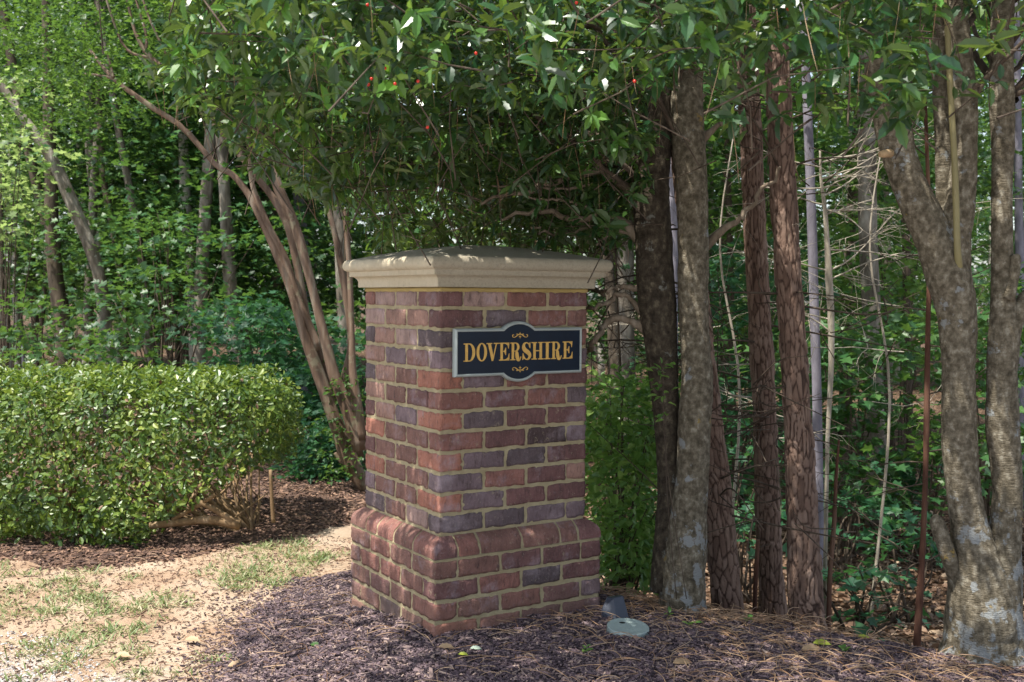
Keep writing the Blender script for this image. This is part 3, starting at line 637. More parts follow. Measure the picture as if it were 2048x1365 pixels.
# ground light: dark tapered box housing leaning back
c = G(1233, 1258); c[2] = gz(c[0], c[1]); lt = empty('ground_spotlight', c, 'small dark slate grey spotlight housing half sunk behind the round lid', 'spotlight')
M_slate = simple_mat('slate_metal', (.030, .037, .055), .45, bumpy=.25, bs=120, var=.15)
def at_lt(x, y, z): return c+np.array([x, y, z])
import bmesh
fr = [(-.033, .03, .0585), (-.011, .012, .062), (.026, .022, .067), (-.057, .005, .018), (-.002, -.034, -.018), (.046, -.012, -.011), (-.040, -.01, -.018)]
pt = fr+[(-.002, -.036, -.06), (.046, -.014, -.06), (-.040, -.012, -.06), (-.03, .07, .05), (.024, .07, .058), (-.05, .07, -.05), (.045, .07, -.05)]
bmh = bmesh.new(); [bmh.verts.new(c+arr(p_)*1.12+arr([0, 0, .026])) for p_ in pt]; bmesh.ops.convex_hull(bmh, input=bmh.verts); me = bpy.data.meshes.new('housing'); bmesh.ops.recalc_face_normals(bmh, faces=bmh.faces); bmh.to_mesh(me); bmh.free(); me.materials.append(M_slate)
hs_ = bpy.data.objects.new('housing', me); COL.objects.link(hs_); fix_parent(hs_, lt)
bv = hs_.modifiers.new('bevel', 'BEVEL'); bv.width = .003; bv.segments = 2
mb = MB(); V, f = tube([at_lt(.01, .01, -.06), at_lt(.01, .01, 0.01)], .012, 10); mb.add(V, f); part(mb, 'stake', M_slate, lt)

# ------------------------------------------------------------------ mulch chips, straw, grass (uncountable)
def scatter(poly, n, bbox, inset=0.0):
    X = RNG.uniform(bbox[0], bbox[1], n*3); Y = RNG.uniform(bbox[2], bbox[3], n*3); d = pdist(poly, X, Y)+.06*vn(np.stack([X*7, Y*7, 0*X], -1), 5); k = d > inset
    # keep clear of the pillar, dense near the viewer
    q = np.stack([X-C0[0], Y-C0[1]], -1); uu = q@U[:2]; vv_ = q@Vv[:2]; k &= ~((uu > -OF+.01) & (uu < LS+OF-.01) & (vv_ > -OF+.01) & (vv_ < LS+OF-.01))
    k &= np.hypot(X-c_lid[0], (Y-c_lid[1])) > R0+.012
    return X[k][:n], Y[k][:n]
c_lid = np.array(lid.location)
def chips(name, poly, n, bbox, mat, L=(.012, .05), W=(.004, .011), inset=0.0):
    X, Y = scatter(poly, n, bbox, inset); n = len(X); a = RNG.uniform(0, 6.28, n); ax = np.stack([np.cos(a), np.sin(a), RNG.normal(0, .22, n)], -1); ax = norm(ax)
    sd = norm(np.cross(ax, np.stack([RNG.normal(0, .3, n), RNG.normal(0, .3, n), np.ones(n)], -1))); up = np.cross(sd, ax)*-1
    Ln = RNG.uniform(*L, n)*RNG.uniform(.5, 1, n); Wd = RNG.uniform(*W, n); Tk = RNG.uniform(.002, .005, n)
    Z = gz(X, Y)+RNG.uniform(.0, .012, n); Cc = np.stack([X, Y, Z], -1); cs = arr([[x, y, z] for x in (-.5, .5) for y in (-.5, .5) for z in (-.5, .5)])
    tap = np.where(cs[None, :, 0:1] > 0, RNG.uniform(.3, 1, (n, 1, 1)), 1)
    V = Cc[:, None]+ax[:, None]*cs[None, :, 0:1]*Ln[:, None, None]+sd[:, None]*cs[None, :, 1:2]*Wd[:, None, None]*tap+up[:, None]*cs[None, :, 2:3]*Tk[:, None, None]
    fq = np.array([[0, 1, 3, 2], [4, 6, 7, 5], [0, 4, 5, 1], [2, 3, 7, 6], [0, 2, 6, 4], [1, 5, 7, 3]]); Q = (fq[None]+(np.arange(n)*8)[:, None, None]).reshape(-1, 4)
    ob = build(name, V.reshape(-1, 3), [Q], mat, smooth=False); tag(ob, None, None, kind='stuff'); return ob
ob = chips('mulch_chips', bed_poly, 85000, (-1.9, 2.6, 3.3, 5.6), M_chip, L=(.008, .038), W=(.003, .008), inset=-.02); tag(ob, 'purple brown wood chips covering the bed around the pillar', 'mulch')
ob = chips('large_mulch_chips', bed_poly, 900, (-1.9, 2.6, 3.3, 5.6), M_chip, L=(.04, .095), W=(.009, .02), inset=-.02); tag(ob, 'larger purple brown bark pieces among the fine mulch', 'mulch')
ob = chips('bark_litter', hb_poly, 22000, (-4.2, -.2, 5.4, 9.2), M_chip2, L=(.015, .06), W=(.006, .02), inset=-.05); tag(ob, 'brown bark and leaf litter under the hedge and myrtle', 'litter')
def needles(name, X, Y, Z, L, mat, lie=.12, w=.0013):
    n = len(X); a = RNG.uniform(0, 6.28, n); d = norm(np.stack([np.cos(a), np.sin(a), RNG.normal(0, lie, n)], -1)); sd = norm(np.cross(d, [0, 0, 1.])); cv = RNG.normal(0, .12, n)
    Ln = RNG.uniform(*L, n); st = np.linspace(0, 1, 5); P0 = np.stack([X, Y, Z], -1)
    cen = P0[:, None]+d[:, None]*(st[None, :, None]*Ln[:, None, None])+sd[:, None]*(cv[:, None, None]*Ln[:, None, None]*(st*(1-st)*4)[None, :, None]); cen[..., 2] += (st*(1-st)*4)[None]*.012
    V = np.stack([cen-sd[:, None]*w, cen+sd[:, None]*w, cen+np.array([0, 0, w*1.5])], 2).reshape(-1, 3); k = 15; f = []
    for i in range(4): f += [[3*i, 3*i+3, 3*i+5, 3*i+2], [3*i+2, 3*i+5, 3*i+4, 3*i+1]]
    Q = (np.array(f)[None]+(np.arange(n)*k)[:, None, None]).reshape(-1, 4); return build(name, V, [Q], mat, smooth=False)
X, Y = scatter(bed_poly, 5200, (-1.5, 2.6, 3.3, 5.6)); kk = (RNG.uniform(size=len(X)) < .08+.42*sstep(-.2, .5, X)*(.3+.65*(vn(np.stack([X*3, Y*3, 0*X], -1), 21) > 0)))
X, Y = X[kk], Y[kk]; Z = gz(X, Y)+.014
X2 = RNG.uniform(.2, 2.4, 7000); Y2 = RNG.uniform(4.3, 6.2, 7000); s2 = (X2-.84)*.54+(Y2-4.65)*.84; k2 = (s2 > -.12) & (s2 < .55); X2, Y2 = X2[k2], Y2[k2]
ob = needles('pine_straw', np.concatenate([X, X2]), np.concatenate([Y, Y2]), np.concatenate([Z, gz(X2, Y2)+RNG.uniform(.004, .03, len(X2))]), (.07, .17), M_needle); tag(ob, 'scattered tan pine needles lying on the mulch', 'pine straw', kind='stuff')
ob = chips('stray_litter', [(-4, 3), (-.4, 3), (-.4, 6.8), (-4, 6.8)], 9000, (-3.6, -.45, 3.3, 6.6), M_chip2, L=(.008, .035), W=(.002, .007)); tag(ob, 'bits of bark and dry litter strewn over the sandy soil', 'litter')
X = RNG.uniform(-3, -.5, 1300); Y = RNG.uniform(3.3, 6.3, 1300); k = pdist(bed_poly, X, Y) < .1; k &= RNG.uniform(size=1300) < .25+.75*np.exp(-np.abs(pdist(bed_poly, X, Y))*2.5)
ob = needles('soil_straw', X[k], Y[k], gz(X[k], Y[k])+.003, (.05, .13), M_needle); tag(ob, 'thin pine straw strewn over the bare soil', 'pine straw', kind='stuff')
X = RNG.uniform(-2, -.3, 26000); Y = RNG.uniform(3.3, 5.6, 26000); d_ = pdist(bed_poly, X, Y); k = (d_ < .03) & (RNG.uniform(size=26000) < .75*np.exp(d_*9)); X_, Y_ = X[k], Y[k]
_sc = scatter; scatter = lambda *a, **k_: (X_, Y_)
ob = chips('spilled_mulch', bed_poly, len(X_), None, M_chip, L=(.01, .04), W=(.003, .009)); tag(ob, 'purple wood chips spilled past the edge of the bed', 'mulch'); scatter = _sc
# grass tufts
nt = 1500; X = RNG.uniform(-3.4, -.3, nt); Y = RNG.uniform(3.3, 6.8, nt)
dens = vn(np.stack([X*2.2, Y*2.2, 0*X], -1), 31)+.5*vn(np.stack([X*7, Y*7, 0*X], -1), 32); ok = (dens > -.02) & (pdist(bed_poly, X, Y) < -.02) & (pdist(hb_poly, X, Y) < -.12); X, Y = X[ok], Y[ok]
# denser strip beside the bed
nb = 26; Xb = np.repeat(X, nb)+RNG.normal(0, .035, len(X)*nb); Yb = np.repeat(Y, nb)+RNG.normal(0, .035, len(X)*nb); n_ = len(Xb)
a = RNG.uniform(0, 6.28, n_); ax = norm(np.stack([np.cos(a)*.6, np.sin(a)*.6, RNG.uniform(.25, 1.1, n_)], -1))
T_blade = tmpl([.35, .7], [.05, .036], .1, .35)
ob = leaf_obj('grass', np.stack([Xb, Yb, gz(Xb, Yb)-.002], -1), ax, norm(rnd(n_)*.3+[0, 0, 1]), RNG.uniform(.015, .06, n_), T_blade, M_grass, wr=1.3); tag(ob, 'sparse green grass tufts growing in the sandy soil', 'grass', kind='stuff')
# pebbles
n_ = 3000; X = RNG.uniform(-2.4, -.5, n_*3); Y = RNG.uniform(3.3, 4.8, n_*3); ok = (pdist(bed_poly, X, Y) < 0) & (-Y-.45*X+.5*vn(np.stack([X*2.6, Y*2.6, 0*X], -1), 41) > -3.45); X, Y = X[ok][:n_], Y[ok][:n_]
ico = arr([[0, 0, 1], [.9, 0, .3], [.3, .85, .3], [-.7, .5, .3], [-.7, -.5, .3], [.3, -.85, .3], [0, 0, -.6]]); fi = np.array([[0, 1, 2], [0, 2, 3], [0, 3, 4], [0, 4, 5], [0, 5, 1], [6, 2, 1], [6, 3, 2], [6, 4, 3], [6, 5, 4], [6, 1, 5]])
m_ = len(X); sz = RNG.uniform(.003, .009, (m_, 1, 1)); V = np.stack([X, Y, gz(X, Y)], -1)[:, None]+ico[None]*sz*RNG.uniform(.6, 1.3, (m_, 7, 1)); Q = (fi[None]+(np.arange(m_)*7)[:, None, None]).reshape(-1, 3)
M_peb = leaf_mat('pebble', [(.25, .24, .25), (.4, .38, .37), (.6, .56, .52)], rough=.8, trans=0, vary=False)
ob = build('gravel', V.reshape(-1, 3), [Q], M_peb, smooth=False); tag(ob, 'grey gravel scattered over the bare soil', 'gravel', kind='stuff')
# leaf litter in the wood
n_ = 26000; X = RNG.uniform(-1, 8, n_); Y = RNG.uniform(4.9, 14, n_); s2 = (X-.84)*.54+(Y-4.65)*.84; ok = (s2 > .15) & ((X > .3) | (Y > 9)); X, Y = X[ok], Y[ok]; n_ = len(X)
ob = leaf_obj('leaf_litter', np.stack([X, Y, hfine(X, Y)+RNG.uniform(.004, .02, n_)], -1), rnd(n_)*[1, 1, .2], norm(rnd(n_)*.35+[0, 0, 1]), RNG.uniform(.04, .09, n_), T_mid, M_litter, wr=1.2); tag(ob, 'brown fallen leaves carpeting the shaded wood floor', 'leaf litter', kind='stuff')

# ------------------------------------------------------------------ hedge
hx0, hx1, hy0, hy1, hztop = -4.6, -1.42, 6.2, 7.6, .77
hedge = empty('clipped_hedge', (-2.2, 6.9, -.15), 'rounded clipped evergreen hedge, sunlit yellow green on top, bare at its right foot', 'hedge')
n_ = 62000; X = RNG.uniform(hx0, hx1+.1, n_*2); Y = RNG.uniform(hy0-.15, hy1, n_*2); Z = RNG.uniform(-.18, hztop+.05, n_*2)
q = np.stack([X, Y, Z], -1)
def hsd(q):
    c = arr([(hx0+hx1)/2, (hy0+hy1)/2, .28]); h = arr([(hx1-hx0)/2, (hy1-hy0)/2, .52]); r = .34
    c2 = q-c; c2[:, 1] += .10*sstep(.5, -.2, q[:, 2]); d = np.abs(c2)-h+r
    return np.linalg.norm(np.maximum(d, 0), axis=1)+np.minimum(d.max(1), 0)-r
sd_ = hsd(q.copy())+.07*fbm(q*2.8, 3, 12)+.02*vn(q*14, 17); rag = .22*vn(q*[2.2, 2.2, .1], 14)
zb_ = np.where(X > -2.15, .0+.24*sstep(-2.15, -1.6, X), -.17+.03*sstep(-3.6, -2.6, X))+rag*.5
ok = (sd_ < .012) & (sd_ > -.13) & (Z > zb_); q = q[ok][:n_]
eps = .02; nr = norm(np.stack([hsd(q+np.eye(3)[i]*eps)-hsd(q-np.eye(3)[i]*eps) for i in range(3)], -1))
nr = nr*.8+rnd(len(q))*.55+[0, 0, .35]; ax = norm(np.cross(nr, rnd(len(q))))+nr*.15
leaf_obj('foliage', q, ax+[0, 0, .25], nr, RNG.uniform(.020, .05, len(q))*RNG.choice([.8, 1, 1.2], len(q)), T_oval, M_hedge, hedge)
ii = RNG.permutation(len(q))[:260]; leaf_obj('browned_leaves', q[ii]+nr[ii]*.02, ax[ii]+[0, 0, .2], nr[ii], RNG.uniform(.03, .045, 260), T_oval, M_litter, hedge)
# sprigs poking from the top
n_ = 150; X = RNG.uniform(hx0, hx1-.2, n_); Y = RNG.uniform(hy0+.1, hy1-.1, n_); C_ = np.stack([X, Y, np.full(n_, hztop)+RNG.uniform(.0, .08, n_)], -1)
bs, ax, nr, L_ = rosettes(C_, rnd(n_)*.25+[0, 0, 1], 8, .045, .9, -.2); leaf_obj('sprigs', bs, ax, nr, L_, T_oval, M_hedge, hedge)
mb = MB(); base = G(492, 1062)
for i in range(30):
    a = RNG.uniform(0, 6.28); e_ = base+np.array([RNG.uniform(-.95, .35), RNG.uniform(-.35, .6), RNG.uniform(.18, .75)]); m_ = base+(e_-base)*.45+rnd(1)[0]*.09; m_[2] -= .03
    b0 = base+np.array([RNG.normal(0, .035), RNG.normal(0, .05), -.03]); V, f = tube(spline([b0, m_, e_], 9), np.linspace(RNG.uniform(.009, .02), .004, 9), 6); mb.add(V, f)
for pts in ([(300, 1052, 14), (360, 1045, 16), (420, 1040, 18), (480, 1050, 22)], [(345, 1040, 9), (390, 1015, 9), (430, 990, 9)], [(390, 1000, 11), (430, 1020, 12), (470, 1045, 16)], [(541, 940, 7), (544, 1000, 8), (547, 1045, 9)], [(352, 1040, 6), (345, 1000, 6), (335, 960, 6)]):
    C_, r_ = pxtube(pts, 6.3, 12); V, f = tube(C_, r_, 7); mb.add(V, f)
for x in (-2.2, -2.9, -3.6, -4.2):
    for i in range(9):
        b0 = np.array([x+RNG.normal(0, .05), 6.95, -.17]); e_ = b0+[RNG.uniform(-.5, .5), RNG.uniform(-.45, .45), RNG.uniform(.4, .7)]; V, f = tube(spline([b0, (b0+e_)/2+rnd(1)[0]*.05, e_], 7), np.linspace(.016, .005, 7), 5); mb.add(V, f)
M_hstem = bark_mat('hedge_stem_bark', [(.16, .10, .05), (.26, .17, .09), (.38, .28, .18)], scale=20, bstr=.4)
part(mb, 'stems', M_hstem, hedge)

# ------------------------------------------------------------------ crape myrtle behind the pillar
YM = 8.2; cmr = empty('crape_myrtle', P(712, 975, YM), 'leaning multi stemmed crape myrtle with smooth pinkish bark behind the pillar', 'tree')
def mdisp(q, th, rad): return rad[:, None]*(.16*vn(q*[9, 9, 2.5], 3)+.08*np.sin(3*th[None]+q[..., 2]*3))
stems = [
 [(735, 985, 34), (715, 950, 40), (690, 900, 40), (670, 840, 38), (650, 780, 34), (636, 741, 32), (607, 660, 27), (581, 572, 25), (550, 500, 22), (526, 448, 19), (497, 390, 17), (465, 350, 15), (432, 331, 14), (366, 256, 13), (300, 212, 12), (227, 157, 11), (180, 100, 7, 8.5)],
 [(700, 930, 30), (668, 830, 30), (655, 760, 26), (648, 737, 24), (618, 653, 20), (600, 561, 19), (578, 462, 20), (552, 407, 20), (523, 366, 18), (480, 310, 15), (450, 271, 15), (399, 216, 14), (366, 172, 13), (304, 117, 13), (271, 66, 8), (250, -20, 6)],
 [(722, 900, 38), (700, 830, 36), (680, 780, 30), (666, 741, 27), (640, 638, 23), (614, 536, 22), (585, 440, 24), (556, 375, 24), (542, 330, 20), (513, 264, 17), (480, 200, 12), (430, 90, 9), (380, -30, 7)],
 [(640, 700, 22), (600, 610, 20), (570, 520, 19), (537, 455, 17), (515, 400, 14), (503, 360, 12), (494, 256, 12), (470, 150, 9), (450, -20, 7)],
 [(715, 920, 34), (700, 820, 30), (690, 770, 24), (697, 730, 20), (703, 690, 18), (699, 640, 16), (690, 580, 17), (673, 484, 15), (655, 411, 13), (640, 330, 11), (600, 230, 9, 8.6)],
 [(722, 880, 34), (712, 800, 28), (706, 740, 18), (704, 670, 15), (699, 543, 15), (691, 433, 14), (690, 330, 12), (700, 200, 9)],
 [(728, 978, 16), (700, 945, 15), (680, 918, 14), (671, 905, 13)],
 [(289, 106, 9), (293, 73, 7), (272, 0, 6), (255, -60, 5)], [(227, 157, 8), (221, 130, 6), (215, 110, 4)], [(227, 157, 8), (190, 150, 6), (170, 148, 4)], [(300, 117, 8), (250, 95, 6), (213, 0, 5), (200, -60, 4)], [(366, 172, 8), (300, 40, 6), (270, -60, 5)]]
mb = MB()
for s_i, pts in enumerate(stems):
    pts = [(p[0], p[1], p[2]*.8, (p[3] if len(p) > 3 else YM)+(.12*math.sin(s_i*2.1))) for p in pts]
    C_, r_ = pxtube(pts, YM, 46 if len(pts) > 6 else 14); V, f = tube(C_, r_, 14, mdisp); mb.add(V, f)
part(mb, 'trunk', M_mbark, cmr)
def spray_leaves(C, R, n, L, flat=.25, droop=.2):
    """leaf layers: around each centre C a flattish spray"""
    N = len(C); q = np.repeat(C, n, 0); o_ = rnd(N*n)*np.array([1, 1, flat])*R; q = q+o_; q[:, 2] -= droop*np.hypot(o_[:, 0], o_[:, 1])
    ax = norm(o_*[1, 1, .3]+rnd(N*n)*.5*R+[0, 0, -.12*R]); nr = norm(rnd(N*n)*.38+[0, 0, 1]); return q, ax, nr, RNG.uniform(.7, 1.2, N*n)*L
n_ = 300; X = RNG.uniform(-160, 480, n_); Y = RNG.uniform(-380, 250, n_)-.12*(X-100)*.0; ok = (Y < 250-.25*np.abs(X-60)) ; X, Y = X[ok], Y[ok]
C_ = np.array([P(x, y, RNG.uniform(7.6, 10.2)) for x, y in zip(X, Y)]); q, ax, nr, L_ = spray_leaves(C_, .19, 42, .052)
mc = (q, ax, nr, L_)
n_ = 36; Zz = RNG.uniform(720, 960, n_); C_ = np.array([P(RNG.normal(690, 22), z, RNG.uniform(8.0, 8.3)) for z in Zz]); q, ax, nr, L_ = spray_leaves(C_, .05, 14, .045); leaf_obj('crown', *[np.concatenate(a_) for a_ in zip(mc, (q, ax, nr, L_))], T_two, M_myrtle, cmr, wr=1.2)  # also holds sucker leaves along the lower trunk, joined into this mesh

# ------------------------------------------------------------------ hollies
def hdisp(q, th, rad): return rad[:, None]*(.09*fbm(q*[7, 7, 3.5], 3, 3)+.035*vn(q*[6, 6, 70], 5)+.05*np.sin(2*th[None]+q[..., 2]*1.6+1))
YH = 4.66
hl = empty('holly_tree', P(1365, 1195, YH), 'holly with two fused mottled trunks, its leafy crown hanging over the brick pillar', 'tree', 'hollies')
SL = [[(1330, 1185, 60, 4.70), (1334, 1100, 58, 4.72), (1340, 1000, 56, 4.74), (1336, 900, 54, 4.74), (1331, 800, 58, 4.72), (1323, 700, 68, 4.7), (1314, 600, 77, 4.7), (1308, 500, 74, 4.7), (1302, 400, 76, 4.7), (1303, 330, 74, 4.7), (1312, 240, 60, 4.7), (1322, 150, 50, 4.7), (1330, 0, 42, 4.7), (1330, -120, 36, 4.7)],
      [(1366, 1225, 96), (1367, 1190, 94), (1370, 1120, 88), (1376, 1040, 76), (1384, 950, 70), (1388, 850, 70), (1394, 760, 66), (1391, 680, 62), (1387, 600, 61), (1386, 500, 62), (1384, 400, 62), (1378, 300, 62), (1374, 200, 60), (1380, 100, 52), (1385, 0, 46), (1385, -150, 38)]]
for pts, hm_ in zip(SL, (M_hshade, M_hbark)):
    mb = MB(); C_, r_ = pxtube(pts, YH, 150, ext=1.2); V, f = tube(C_, r_, 36, hdisp); mb.add(V, f); part(mb, 'trunk', hm_, hl)
brs = [[(1285, 480, 34), (1240, 442, 20), (1200, 432, 17), (1150, 440, 13), (1080, 425, 10), (1000, 440, 6)], [(1290, 400, 32), (1255, 378, 22), (1225, 355, 19), (1180, 345, 16), (1110, 362, 12), (1040, 385, 9), (960, 405, 6)],
       [(1290, 655, 30), (1262, 642, 15), (1232, 636, 15), (1205, 655, 13), (1185, 690, 11), (1150, 720, 9, 5.6)], [(1285, 625, 20), (1262, 600, 10), (1240, 588, 10), (1210, 605, 9), (1180, 618, 8), (1120, 625, 6, 5.8)], [(1285, 580, 16), (1240, 572, 9), (1210, 583, 8), (1170, 578, 7, 5.3)],
       [(1290, 300, 20), (1240, 290, 12), (1180, 270, 10), (1100, 280, 8), (1000, 250, 6)], [(1285, 350, 16), (1240, 300, 10), (1200, 260, 8)], [(1405, 500, 22), (1440, 465, 16), (1475, 440, 12), (1510, 400, 9), (1560, 330, 6)], [(1405, 280, 18), (1440, 250, 10), (1500, 240, 8)],
       [(1405, 200, 24), (1350, 160, 20), (1300, 152, 16), (1260, 150, 12)], [(1270, 470, 9), (1200, 455, 7), (1120, 470, 6), (1060, 455, 5)], [(1240, 355, 9), (1150, 375, 6), (1060, 372, 5), (980, 375, 4)], [(1200, 432, 10), (1150, 405, 7), (1090, 400, 5), (1000, 380, 4)], [(1240, 442, 8), (1215, 470, 7), (1195, 495, 5)]]
mb = MB()
for pts in brs:
    C_, r_ = pxtube(pts, 4.72, 24); C_ = C_+.01*rnd(len(C_))*np.linspace(0, 1, len(C_))[:, None]; V, f = tube(C_, r_, 9); mb.add(V, f)
HRO = np.array([1.75, 4.0, .0]); YR = 4.02
hr_ = empty('holly_tree', P(1965, 1300, YR), 'stout grey holly with lichen patches and several upright stems at the right edge', 'tree', 'hollies')
SR = [[(1962, 1345, 172), (1964, 1295, 150), (1962, 1240, 138), (1956, 1160, 116), (1948, 1110, 98), (1936, 1040, 76), (1926, 960, 70), (1918, 880, 70), (1916, 780, 66), (1916, 700, 70), (1911, 620, 80), (1898, 560, 90), (1878, 500, 84), (1850, 440, 70), (1822, 380, 64), (1802, 320, 62), (1790, 270, 66), (1776, 200, 62), (1764, 150, 60), (1757, 120, 50)],
      [(2000, 1340, 120, 4.0), (1996, 1240, 96), (2002, 1140, 80), (2012, 1040, 60), (2014, 960, 58), (2006, 860, 66), (2004, 760, 60), (2008, 680, 64), (2006, 600, 50), (2004, 500, 43), (2004, 400, 43), (2006, 300, 44), (2004, 200, 48), (2004, 100, 44), (2006, 0, 42), (2010, -150, 40)],
      [(1912, 560, 60), (1912, 480, 62), (1922, 400, 58), (1930, 300, 46), (1930, 200, 44), (1920, 100, 42), (1912, 0, 38), (1905, -150, 34)],
      [(1896, 540, 44, 4.08), (1890, 460, 40, 4.1), (1890, 380, 36, 4.1), (1888, 300, 36, 4.1), (1882, 180, 34, 4.1), (1885, 60, 34, 4.1), (1890, -120, 30, 4.1)],
      [(2014, 700, 44), (2030, 640, 40), (2055, 600, 38), (2100, 560, 34)]]
mb2 = MB()
for i, pts in enumerate(SR):
    m_ = MB(); C_, r_ = pxtube(pts, YR, 140, ext=(0 if i in (0, 4) else 1.0)); V, f = tube(C_, r_, 36 if i < 2 else 22, hdisp); m_.add(V, f); part(m_, 'trunk' if i < 2 else 'stem', M_hbark, hr_)
M_shoot = simple_mat('young_shoot_bark', (.22, .19, .085), .6, var=.2)
m_ = MB(); C_, r_ = pxtube([(1924, 590, 12, 4.10), (1920, 556, 15, 4.0), (1917, 528, 15, 3.95), (1914, 480, 13), (1912, 400, 13), (1908, 300, 12), (1902, 200, 12), (1895, 60, 11), (1888, -120, 9)], 3.92, 40); V, f = tube(C_, r_, 10); m_.add(V, f); part(m_, 'water_shoot', M_shoot, hr_)
m_ = MB(); C_, r_ = pxtube([(1925, 1180, 40, 4.08), (1900, 1120, 36), (1885, 1075, 34), (1874, 1045, 30), (1872, 1030, 10)], 4.0, 26); V, f = tube(C_, r_, 14, hdisp); m_.add(V, f); part(m_, 'broken_stub', M_hbark, hr_)
m_ = MB(); C_, r_ = pxtube([(2016, 600, 26), (2028, 550, 22), (2031, 515, 20), (2031, 508, 8)], 3.98, 14); V, f = tube(C_, r_, 12, hdisp); m_.add(V, f); part(m_, 'broken_stub', M_hbark, hr_)
M_cut = simple_mat('sawn_wood', (.42, .29, .16), .8); m_ = MB(); a = P(1768, 308, 3.94); b3 = P(1761, 309, 3.93); V, f = tube([P(1785, 306, 4.0), a, b3], [.018, .014, .011], 14); m_.add(V, f); part(m_, 'pruning_scar', M_cut, hr_)
# rotten strip on the forked stem
M_rot = bark_mat('rotten_wood', [(.03, .013, .008), (.08, .03, .014), (.14, .06, .03)], scale=30, sc=(1, 1, .3), bstr=1)
m_ = MB(); C_, r_ = pxtube([(1816, 350, 4), (1822, 375, 12), (1834, 405, 14), (1842, 450, 15), (1858, 485, 10), (1862, 500, 3)], 3.984, 30); V, f = tube(C_, r_, 12, hdisp); m_.add(V, f); part(m_, 'rotten_strip', M_rot, hr_)

# crown: whorls of spiny leaves
def zlow(x, Y):
    mid = np.interp(Y, [2.5, 2.9, 3.5, 4.1, 4.7, 5.4, 6.6], [.66, .60, .53, .41, .25, .22, .30])
    right = np.interp(Y, [2.5, 2.9, 3.3, 3.8, 4.4, 5.4, 6.6], [.52, .47, .52, .95, 1.5, 2.0, 2.3])
    t = sstep(.25, .75, x/Y*4.2-.12); return EYE+mid*(1-t)+right*t
def accept(q):
    x, Y, z = q.T; zr = z-EYE
    zl = zlow(x, Y)+.19*vn(q*[2.2, 2.2, 0], 51)+.08*vn(q*[6, 6, 0], 52)
    xm = np.interp(zr*4.7/Y, [.1, .35, .9, 1.3], [-.62, -.80, -1.42, -1.52])*Y/4.7+.12*vn(q*[1, 3, 3], 53)
    # above the top of the picture the crown spreads further left
    hi = zr > .275*Y+.12; xm = np.where(hi, .35-np.sqrt(np.maximum(2.62**2-(Y-3.7)**2, .01)), xm)
    ok = (z > zl) & (x > xm) & (Y > 2.55+.2*vn(q*2, 54)) & (z < EYE+2.6-.18*(np.abs(x-.6)))
    dens = np.where(z-zl < .42, 1, .4)*np.where(hi, .5, 1); dens = dens*np.where(hi & (x < -.95), .6, 1); dens = dens*np.where((x/Y > .385) & (Y < 3.95) & ~hi, .22, 1)*np.where((np.abs(x/Y-.165) < .035) & (Y < 4.6) & (zr/Y < .2), .3, 1); dens = dens*np.where(vn(q*1.9, 55) < -.25, .2, 1)
    return ok & (RNG.uniform(size=len(q)) < dens)
q = np.stack([RNG.uniform(-2.6, 3.6, 68000), RNG.uniform(2.5, 6.4, 68000), RNG.uniform(EYE+.2, EYE+2.7, 68000)], -1); q = q[accept(q)]
print('holly whorls', len(q))
D_ = norm(q-np.array([.6, 4.7, EYE-.1]))*.7+rnd(len(q))*.55+[0, 0, -.05]
R_ = q[:, 0] > 1.05
newlit = (RNG.uniform(size=len(q)) < .06+.34*sstep(-.25, -.75, q[:, 0]))  # a few young leaves; the many extra at left paint in sunlight
for root, sel in ((hl, ~R_), (hr_, R_)):
    for mt, s2, nm in ((M_holly, sel & ~newlit, 'crown'), (M_hollynewlit, sel & newlit, 'young_sunlit_leaves')):
        bs, ax, nr, L_ = rosettes(q[s2], D_[s2], 7 if nm == 'crown' else 6, .067, 1.0, .25); leaf_obj(nm, bs, ax, nr, L_*np.random.default_rng(3).uniform(.7, 1.15, len(L_)), T_holly, mt, root, np.random.default_rng(4).uniform(.66, .95, len(L_)))
    m_ = MB(); cc_ = q[sel]; dd = norm(D_[sel]); ii = RNG.permutation(len(cc_))[:1500]
    for i in ii:
        p0 = cc_[i]; p2 = p0-dd[i]*RNG.uniform(.15, .38)+rnd(1)[0]*.03; V, f = tube([p0, (p0+p2)/2+rnd(1)[0]*.012, p2], [.0012, .0019, .0028], 4, cap=False); m_.add(V, f)
    # limbs from the trunk into the crown
    org = [P(1310, y, 4.7) for y in (420, 330, 240, 120)]+[P(1380, y, YH) for y in (300, 150, 0, -100)] if root is hl else [P(1925, y, YR) for y in (200, 60, -60)]+[P(2004, y, YR) for y in (200, 0, -120)]
    far_ = np.where(cc_[:, 1] > 3.5)[0]
    for i in RNG.permutation(far_)[:38]:
        o_ = org[RNG.integers(len(org))]; e_ = cc_[i]; mm_ = (o_+e_)/2+np.clip(rnd(1)[0], -1.3, 1.3)*.08*np.linalg.norm(e_-o_)+[0, 0, .10]; ln = np.linalg.norm(e_-o_)
        V, f = tube(spline([o_, mm_, e_], 12)+rnd(12)*.014, np.linspace(.004+.0045*ln, .002, 12), 6, cap=False); m_.add(V, f)
    part(m_, 'branches', M_twig, root)
part(mb, 'lower_limbs', bark_mat('limb_bark', [(.13, .10, .07), (.23, .18, .13), (.36, .3, .23)], scale=25, bstr=.5), hl)
